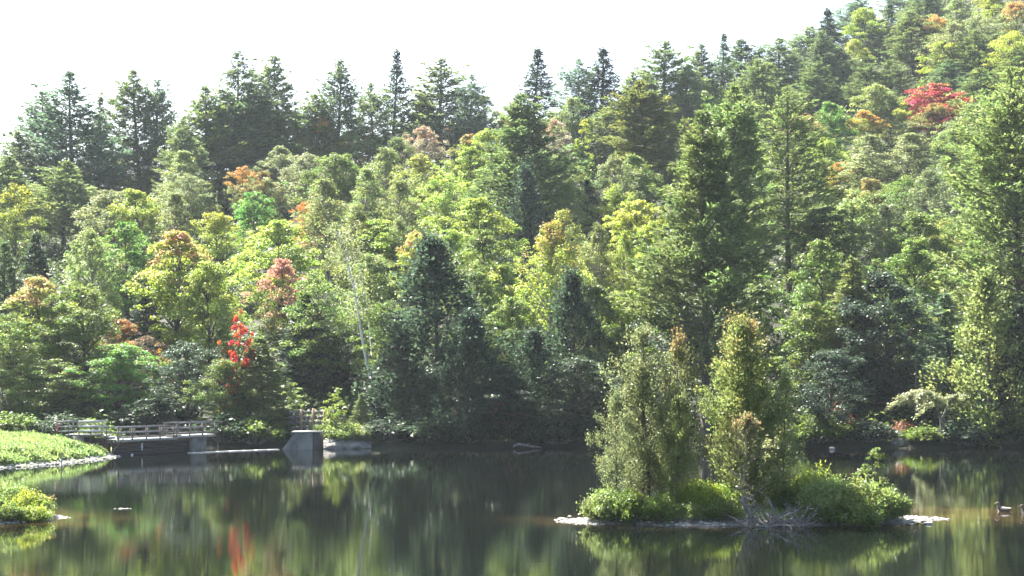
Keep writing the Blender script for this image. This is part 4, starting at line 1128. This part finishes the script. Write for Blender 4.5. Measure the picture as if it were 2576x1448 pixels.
# sunlit drooping cedar over the right shore
def drooping_cedar():
    Y = 137.6; X = wx(2335, Y); gz = .0
    e = empty('drooping_cedar', (X, Y, gz))
    rng = np.random.default_rng(31)
    mb = MB(); P = np.array([(1.9, 2.6, 0), (1.4, 1.2, 2.4), (.6, .4, 4.2), (-.5, -.2, 4.9), (-1.5, -.4, 4.5), (-2.1, -.4, 3.8)])
    mb.tube(P, np.linspace(.16, .04, 6), 7)
    Q = np.array([(1.4, 1.2, 2.4), (1.9, .3, 4.0), (2.6, 0, 4.6), (3.2, -.2, 4.5)]); mb.tube(Q, np.linspace(.1, .03, 4), 6)
    Cs, Ds, Ns, hs, cs = [], [], [], [], []
    def spray(p, d, l, c):
        n = int(l * 70)
        s = rng.random(n) ** .8
        path = p + np.outer(s * l, d) - np.c_[np.zeros(n), np.zeros(n), .9 * (s * l) ** 1.6 * .5]
        pos = path + rng.normal(size=(n, 3)) * np.array([.14, .14, .10])
        Cs.append(pos); Ds.append(d + np.array([0, 0, -.8]) + rng.normal(size=(n, 3)) * .35); Ns.append(rng.normal(size=(n, 3)) * .5 + np.array([0, 0, 1.]))
        hs.append(pos[:, 2] / 4); cs.append(np.full(n, c))
        mb.tube([p, p + d * l * .5 - [0, 0, .12 * l], p + d * l - [0, 0, .45 * l ** 1.6]], [.025, .015, .005], 4, cap=False)
    for i in range(56):
        src = P if i < 44 else Q
        k = rng.uniform(.35, 1) * (len(src) - 1)
        p = np.array([np.interp(k, range(len(src)), src[:, j]) for j in range(3)])
        th = rng.uniform(0, 6.28); spray(p, np.array([math.cos(th), math.sin(th) * .7, rng.uniform(.1, .5)]), rng.uniform(.8, 2.3), rng.random())
    mb.build('trunk', M['bark_grey'], e, True)
    C = np.concatenate(Cs); L = .22 * rng.uniform(.6, 1.3, len(C))
    V, F = rhombi(C, np.concatenate(Ds), np.concatenate(Ns), L, L * .45)
    c = obj('crown', make_mesh('crown', V, F, M['leaf'], dict(h=np.repeat(np.concatenate(hs), 4), c=np.repeat(np.concatenate(cs), 4), v=np.repeat(rng.random(len(C)), 4))), e)
    c.color = (.23, .255, .12, 1)
    tag(e, 'sunlit drooping cedar arching over the right far shore', 'cedar', FS)
drooping_cedar()

# ------------------------------------------------------------------ bridge, weir and abutments
# footbridge along A -> B (deck line), with a lower left part and a raised right platform
A = np.array([wx(292, 126.4), 126.4]); B = np.array([wx(541, 134.2), 134.2])
ang = math.atan2(B[1] - A[1], B[0] - A[0]); LEN = float(np.hypot(*(B - A)))
u = np.array([math.cos(ang), math.sin(ang)]); nv = np.array([-u[1], u[0]])      # nv points away from the camera side
def onb(s, off=0.0, z=0.0):
    p = A + u * s + nv * off
    return (p[0], p[1], z)
fb = empty('footbridge', onb(LEN / 2, 0, 0))
def fpart(name, mb, mat, parent=None, smooth=False):
    par = fb if parent is None else parent
    o = obj(name, mb.mesh(name, mat, smooth), par)
    o.matrix_parent_inverse = bpyM.Matrix.Translation(-Vector(fb.location)) if par is fb else bpyM.Matrix.Identity(4)
    return o
import mathutils as bpyM
DZ, PZ, SPL = 1.30, 1.42, LEN * .60
npl = 14
for i in range(npl):                                     # deck planks, low part then raised platform
    s0 = LEN * i / npl; s1 = LEN * (i + 1) / npl
    z = DZ if s1 <= SPL + .3 else PZ
    fpart('deck_plank', MB().box(onb((s0 + s1) / 2, .6, z - .04), (s1 - s0 - .03, 1.3, .08), ang), M['rail_pale'])
fpart('edge_beam', MB().box(onb(SPL / 2, -.09, DZ - .11), (SPL, .10, .20), ang), M['rail_pale'])
fpart('edge_beam', MB().box(onb((LEN + SPL) / 2, -.09, PZ - .11), (LEN - SPL, .10, .20), ang), M['rail_pale'])
fpart('stringer', MB().box(onb(LEN / 2, .3, DZ - .24), (LEN, .16, .22), ang), M['post_dark'])
fpart('stringer', MB().box(onb(LEN / 2, 1.0, DZ - .24), (LEN, .16, .22), ang), M['post_dark'])
for side, off in ((0, -.17), (1, 1.3)):
    for i in range(5):
        s = .06 + SPL * i / 4.4
        fpart('post', MB().box(onb(s, off, DZ + .42), (.08, .08, 1.0), ang), M['post_dark'])
    for z in (.92, .50, .14):
        fpart('rail', MB().box(onb(SPL / 2 + .05, off - .055 + .11 * side, DZ + z), (SPL + .35, .035, .10 if z > .2 else .07), ang), M['rail_grey'])
    for i in range(4):
        s = SPL - .15 + (LEN - SPL) * i / 3
        fpart('post', MB().box(onb(s, off, PZ + .46), (.08, .08, 1.08), ang), M['post_dark'])
    for z in (1.0, .58, .17):
        fpart('rail', MB().box(onb((SPL + LEN) / 2 - .1 + (.25 if z == 1.0 else 0), off - .055 + .11 * side, PZ + z), (LEN - SPL + .5 + (.5 if z == 1.0 else 0), .035, .10 if z > .2 else .07), ang), M['rail_grey'])
pier = fpart('pier', MB().box(onb(LEN * .84, .55, .46), (1.45, 1.0, 1.62), ang), M['concrete'])
pier['label'] = 'grey concrete pier under the raised end'
# gate: planks one above another under the low deck, with a pale gauge board
GL = LEN * .76
for i in range(6):
    fpart('gate_plank', MB().box(onb(GL / 2 - .1, .35, -.12 + i * .215), (GL, .12, .205), ang), M['gate_plank'])
fpart('gauge_board', MB().box(onb(LEN * .27, .25, .62), (.10, .04, .62), ang), M['white_paint'])
fpart('stake', MB().tube([onb(LEN + .12, -.2, -.4), onb(LEN + .12, -.2, 1.3)], .05, 6), M['post_wood'])
tag(fb, 'weathered footbridge with plank deck and railings over the pond outlet', 'footbridge')

# left walkway with rails paled for sun glint, its wall and steps
lw = empty('walkway_landing', (wx(195, 127.6), 127.6, 0))
def lpart(name, mb, mat):
    o = obj(name, mb.mesh(name, mat), lw); o.matrix_parent_inverse = bpyM.Matrix.Translation(-Vector(lw.location)); return o
YW = 127.2
xa, xm, xb = wx(126, YW), wx(198, YW), wx(258, YW)
DZL = 1.66
lpart('slab', MB().box(((xa + xb) / 2 + .6, YW + .75, DZL - .06), (xb - xa - 1.2, 1.5, .13)), M['concrete'])
for off in (0, 1.4):
    for x in (xa + .5, (xa + xm) / 2 + .3, xm, (xm + xb) / 2, xb - .06):
        lpart('post', MB().box((x, YW + off + .06, DZL + .45), (.08, .08, 1.0)), M['post_dark'])
    for z, x0 in ((1.0, xa), (.60, xa + .55), (.24, xa + .55)):
        lpart('rail', MB().box(((x0 + xm) / 2, YW + off - .01, DZL + z), (xm - x0, .05, .09)), M['rail_grey'])
        lpart('rail', MB().box(((xm + xb) / 2, YW + off - .03, DZL + z + .015), (xb - xm, .07, .14)), M['rail_pale'])
w1 = lpart('wall', MB().box(((xm - .9 + xb - 1.5) / 2, YW + .30, .5), (xb - xm - .6, .3, 2.2)), M['concrete']); w1['label'] = 'sunlit beige concrete wall end'
npile = 6
for i in range(npile):
    x0 = xb - 1.75 + i * .42
    lpart('sheet_pile', MB().box((x0, YW + .22 + (.05 if i % 2 else 0), .42), (.40, .10, 2.1 - .05 * i)), M['steel_rust'])
for i, z in enumerate((1.62, 1.50, 1.38)):
    lpart('step', MB().box((xb + .22 + i * .42, YW + .5, z - .06), (.44, 1.2, .12)), M['rail_pale'])
mb = MB().tube([(xa + .55, YW - .1, DZL + .30), (xa + .72, YW - .1, DZL + .85)], .035, 6); o = lpart('red_brace', mb, M['red_paint'])
tag(lw, 'landing with railings pale from sun glint and rusty sheet pile wall beside the grass bank', 'landing')

# weir crest, sunlight on it put into the pale colour
wa = np.array([wx(474, 131.0), 130.9]); wb = np.array([wx(700, 136.2), 136.2])
aw = math.atan2(wb[1] - wa[1], wb[0] - wa[0]); lw_ = float(np.hypot(*(wb - wa))); cw = (wa + wb) / 2
we = empty('weir', (cw[0], cw[1], 0))
for i in range(7):
    s = (i + .5) / 7 - .5
    mb = MB().box((math.cos(aw) * s * lw_, math.sin(aw) * s * lw_, -.37 + .004 * (i % 2)), (lw_ / 7 - .03, .45, .86), aw)
    mb.build('crest_block', M['rail_pale'], we)
tag(we, 'low sunlit weir crest running from the bridge pier to the concrete abutment', 'weir')

# right abutment: sloped grey wing wall; side shade and lit top put into the colours
ab = empty('concrete_abutment', (wx(760, 136.8), 136.8, 0))
f0, f1, f2 = wx(708, 136.6) - ab.location.x, wx(742, 136.6) - ab.location.x, wx(786, 136.6) - ab.location.x
TZ = 1.42
y0 = -.25
Vv = [(f0, y0, -.5), (f2, y0, -.5), (f2, y0, TZ), (f1, y0, TZ), (f0, y0, -.05),
      (f0, y0 + .5, -.5), (f2, y0 + .5, -.5), (f2, y0 + .5, TZ), (f1, y0 + .5, TZ), (f0, y0 + .5, -.05)]
m = bpy.data.meshes.new('wing_wall'); m.from_pydata(Vv, [], [(0, 1, 2, 3, 4), (9, 8, 7, 6, 5), (0, 5, 6, 1), (1, 6, 7, 2), (2, 7, 8, 3), (3, 8, 9, 4), (4, 9, 5, 0)]); m.materials.append(M['concrete']); m.update()
obj('wing_wall', m, ab)
MB().box((f2 + .32, .35, .44), (.62, 1.1, 1.9), -.35).build('end_wall', M['concrete_shaded'], ab)
MB().box(((f1 + f2) / 2 + .25, .12, TZ + .062), (f2 - f1 + 1.0, 1.0, .12)).build('lit_top', M['rail_pale'], ab)
tag(ab, 'concrete abutment with sloped wing wall and sunlit top left of the boulder', 'abutment')

# posts and rubble wall behind the abutment
rng = np.random.default_rng(41)
YS = 142.6
for px, yt in ((758, 1028), (788, 1026), (815, 1030)):
    X = wx(px, YS - .7); gz = float(ground(X, YS - .7)); h = wz(yt, YS - .7) - gz
    e = empty('fence_post', (X, YS - .7, gz - .2))
    mb = MB(); mb.box((0, 0, (h + .2) / 2 - .04), (.2, .2, h + .12)); mb.build('shaft', M['post_wood'], e)
    mb = MB(); mb.tube([(0, 0, h + .12), (0, 0, h + .2)], [.14, .06], 4); mb.build('cap', M['post_wood'], e)
    tag(e, {758: 'leftmost of three brown wooden posts behind the abutment', 788: 'middle of three brown wooden posts behind the abutment', 815: 'rightmost of three brown wooden posts, half behind the bright sapling'}[px], 'post', 'fence posts by the stone wall')
x0, x1 = wx(722, YS), wx(835, YS)
gz = float(ground((x0 + x1) / 2, YS))
wl = empty('stone_wall', ((x0 + x1) / 2, YS, gz))
STG = [stone_mesh('wall_stone', s, M['stone'], 1, .15, .8) for s in (11, 12, 13)]
zt = wz(1030, YS) - gz
rows = 6
for r in range(rows):
    x = -(x1 - x0) / 2 + rng.uniform(0, .3)
    while x < (x1 - x0) / 2:
        wd = rng.uniform(.35, .75)
        o = obj('stone', STG[rng.integers(3)], wl, (x + wd / 2, rng.uniform(-.06, .06) + r * .05, zt * (r + .45) / rows), rng.uniform(-.3, .3))
        o.scale = (wd * .56, .3, zt / rows * .66)
        x += wd
tag(wl, 'low wall of stacked grey stones behind the wooden posts', 'stone wall')

# small white floats by the gate, leaning pole, stick in the bank
for px, py, r, lb in ((332, 1143, .10, 'larger white float bobbing in front of the gate'), (300, 1145, .055, 'tiny white float near the tip of the grass bank'), (374, 1140, .045, 'tiny white float right of the larger one by the gate')):
    Y = yw(py, .05)
    mb = MB(); zz = np.linspace(-1, 1, 7)
    mb.tube(np.c_[zz * 0, zz * 0, zz * r * .9], np.sqrt(np.maximum(.02, 1 - zz ** 2)) * r, 8)
    o = mb.build('float', M['white_paint'], smooth=True); o.location = (wx(px, Y), Y, r * .35); tag(o, lb, 'float', 'floats by the gate')
Y = 125.9
mb = MB(); mb.tube([(0, 0, -.3), (.35, .2, .55), (.95, .5, 1.35)], [.05, .045, .03], 6); o = mb.build('leaning_pole', M['post_wood'], smooth=True); o.location = (wx(276, Y), Y, .05)
tag(o, 'thin brown pole leaning against the bridge end by the bank', 'pole')
Y = yw(1170, .0) + .3
mb = MB(); mb.tube([(0, 0, -.3), (.03, 0, .35), (-.02, .03, .95)], [.05, .045, .03], 6); o = mb.build('stake', M['stone_pale'], smooth=True); o.location = (wx(154, Y), Y, .0)
tag(o, 'pale upright stake at the foot of the grass bank', 'stake')

# floating pale leaves
Y = yw(1280)
e = empty('floating_leaves', (wx(312, Y), Y, .0))
rng = np.random.default_rng(4)
for (dx, dy, s) in ((-.16, 0, .14), (-.02, -.1, .15), (.14, .02, .13), (-.45, .05, .07), (.3, .06, .06)):
    V, F = rhombi(np.array([[dx, dy, .015]]), np.array([[1, rng.uniform(-.5, .5), .05]]), np.array([[rng.uniform(-.15, .15), -.1, 1.]]), s * 2, s * 1.1, .2)
    V2 = V.copy(); V2[:, 2] -= .012
    Vt = np.r_[V, V2]; Ft = np.array([[0, 1, 2, 3], [7, 6, 5, 4], [0, 4, 5, 1], [1, 5, 6, 2], [2, 6, 7, 3], [3, 7, 4, 0]])
    obj('leaf', make_mesh('leaf', Vt, Ft, M['stone_pale']), e)
tag(e, 'few pale leaves floating on the water in front of the bridge', 'leaves')

# ------------------------------------------------------------------ ducks
def duck(px, py, rz, label, s=1.0):
    Y = yw(py); e = empty('duck', (wx(px, Y), Y, 0), rz)
    path = np.array([(.30, 0, .11), (.25, 0, .10), (.16, 0, .075), (.04, 0, .06), (-.08, 0, .065), (-.155, 0, .105), (-.175, 0, .17), (-.18, 0, .235), (-.20, 0, .285), (-.235, 0, .295), (-.27, 0, .285)]) * s
    rad = np.array([.008, .03, .075, .115, .12, .09, .055, .045, .052, .045, .018]) * s
    mb = MB(); mb.tube(path, rad, 12); o = mb.build('body', M['duck'], e, True)
    mb = MB(); mb.tube(np.array([(-.262, 0, .283), (-.30, 0, .274), (-.335, 0, .27)]) * s, np.array([.017, .014, .008]) * s, 6); mb.build('bill', M['bill'], e, True)
    for sd in (-1, 1):
        mb = MB(); mb.tube(np.array([(-.10, sd * .085, .12), (.02, sd * .10, .115), (.14, sd * .075, .11), (.25, sd * .02, .125)]) * s, np.array([.02, .045, .035, .006]) * s, 7); mb.build('wing', M['duck_lit'], e, True)
    mb = MB(); mb.tube(np.array([(-.12, 0, .06), (-.165, 0, .10), (-.19, 0, .15)]) * s, np.array([.085, .085, .05]) * s, 10); mb.build('breast', M['duck_lit'], e, True)
    tag(e, label, 'duck', 'ducks right of the islet')
duck(2524, 1286, -.3, 'small dark duck with sunlit breast swimming right of the islet', 1.35)
duck(2584, 1292, .2, 'pale duck cut off by the right edge', 1.35)

# ------------------------------------------------------------------ grass of the bank (stuff)
def blades(name, fn, n, xr, yr, cond, hmin, hmax, mat, label, seed, w=.09):
    rng = np.random.default_rng(seed)
    X = rng.uniform(*xr, n * 3); Y = rng.uniform(*yr, n * 3); Z = fn(X, Y)
    k = cond(X, Y, Z); X, Y, Z = X[k][:n], Y[k][:n], Z[k][:n]
    nn = len(X)
    h = rng.uniform(hmin, hmax, nn) * (1 + .75 * vnoise(X, Y, 1.1))
    flatw = (rng.random(nn) < .4)[:, None]
    D = np.where(flatw, np.c_[rng.normal(size=(nn, 2)), .4 * np.ones(nn)], np.c_[rng.normal(size=(nn, 2)) * .35, np.ones(nn)])
    N = np.where(flatw, np.c_[rng.normal(size=(nn, 2)) * .5, np.ones(nn)], np.c_[rng.normal(size=(nn, 2)), np.zeros(nn)])
    C = np.c_[X, Y, Z + h * .38]
    V, F = rhombi(C, D, N, h, w * rng.uniform(.6, 1.5, nn), .1)
    m = make_mesh(name, V, F, mat, dict(v=np.repeat(rng.random(nn), 4), c=np.repeat(np.clip(.5 + .5 * vnoise(X, Y, .5), 0, 1), 4), h=np.repeat(np.zeros(nn), 4)))
    return tag(obj(name, m), label, kind='stuff')
blades('bank_grass', left_bank, 42000, (-46, -29.8), (106, 134), lambda X, Y, Z: (Z > .2) & (X > -.36 * Y - 1), .12, .42, M['grass'], 'bright grass covering the left bank', 51, .12)
blades('spit_grass', near_spit, 6000, (-27, -20.6), (71, 78), lambda X, Y, Z: (Z > .2), .1, .35, M['grass'], 'grass between the bushes on the near spit', 52, .035)
blades('islet_grass', islet, 9000, (2.5, 19.5), (71, 77), lambda X, Y, Z: (Z > .16) & (np.abs(X - ICX) < 7.5), .08, .28, M['grass'], 'grass between the shrubs on the islet', 53, .03)

# ------------------------------------------------------------------ woodland undergrowth (stuff)
def undergrowth():
    rng = np.random.default_rng(61)
    nb = 8000
    Y = 141 + 300 * rng.random(nb)
    X = rng.uniform(-.36, .36, nb) * Y
    d = Y - shore_y(X)
    R = np.interp(X, RGX, RGR)
    k = (d > 1.0) & (d < R + 25)
    k &= ~((X > -27) & (X < -14) & (Y < 145))
    X, Y = X[k], Y[k]; Z = ground(X, Y); nb = len(X)
    per = 40
    hh = rng.uniform(.8, 3.2, nb); rr = rng.uniform(.9, 2.2, nb)
    ridge = np.abs(Y - shore_y(X) - np.interp(X, RGX, RGR) + 4) < 26          # tall scrub along the crest
    hh = np.where(ridge, rng.uniform(3.0, 7.5, nb), hh); rr = np.where(ridge, rng.uniform(1.6, 2.8, nb), rr)
    d3 = nrm(rng.normal(size=(nb, per, 3))) * rng.random((nb, per, 1)) ** .4
    d3[..., 2] = np.abs(d3[..., 2])
    P = np.stack([X, Y, Z], 1)[:, None] + d3 * np.stack([rr, rr, hh], 1)[:, None]
    P = P.reshape(-1, 3); n = len(P)
    N = np.array([0, 0, .8]) + d3.reshape(-1, 3) * .6 + rng.normal(size=(n, 3)) * .5
    D = np.cross(N, rng.normal(size=(n, 3)))
    L = rng.uniform(.35, .7, n) * np.repeat(np.where(ridge, 1.5, 1.0), per)
    V, F = rhombi(P, D, N, L, L * .6)
    c = np.repeat(rng.random(nb), per)
    m = make_mesh('undergrowth', V, F, M['under'], dict(v=np.repeat(rng.random(n), 4), c=np.repeat(c, 4), h=np.repeat(rng.random(n) * .3, 4)))
    tag(obj('undergrowth', m), 'leafy undergrowth covering the forest floor', kind='stuff')
undergrowth()

# ------------------------------------------------------------------ added veil standing in for lens glare (stuff)
hz, N, Lk = new_mat('glare_veil')
o_ = N.new('ShaderNodeOutputMaterial'); pv = N.new('ShaderNodeVolumePrincipled')
pv.inputs['Color'].default_value = (.8, .9, 1, 1); pv.inputs['Density'].default_value = .00008; pv.inputs['Anisotropy'].default_value = .2
Lk.new(pv.outputs[0], o_.inputs['Volume'])
mb = MB(); mb.box((0, 345, 88.5), (900, 850, 185)); hzo = mb.build('glare_veil', hz)
tag(hzo, 'added thin veil of lens glare over pond and hillside', kind='stuff')
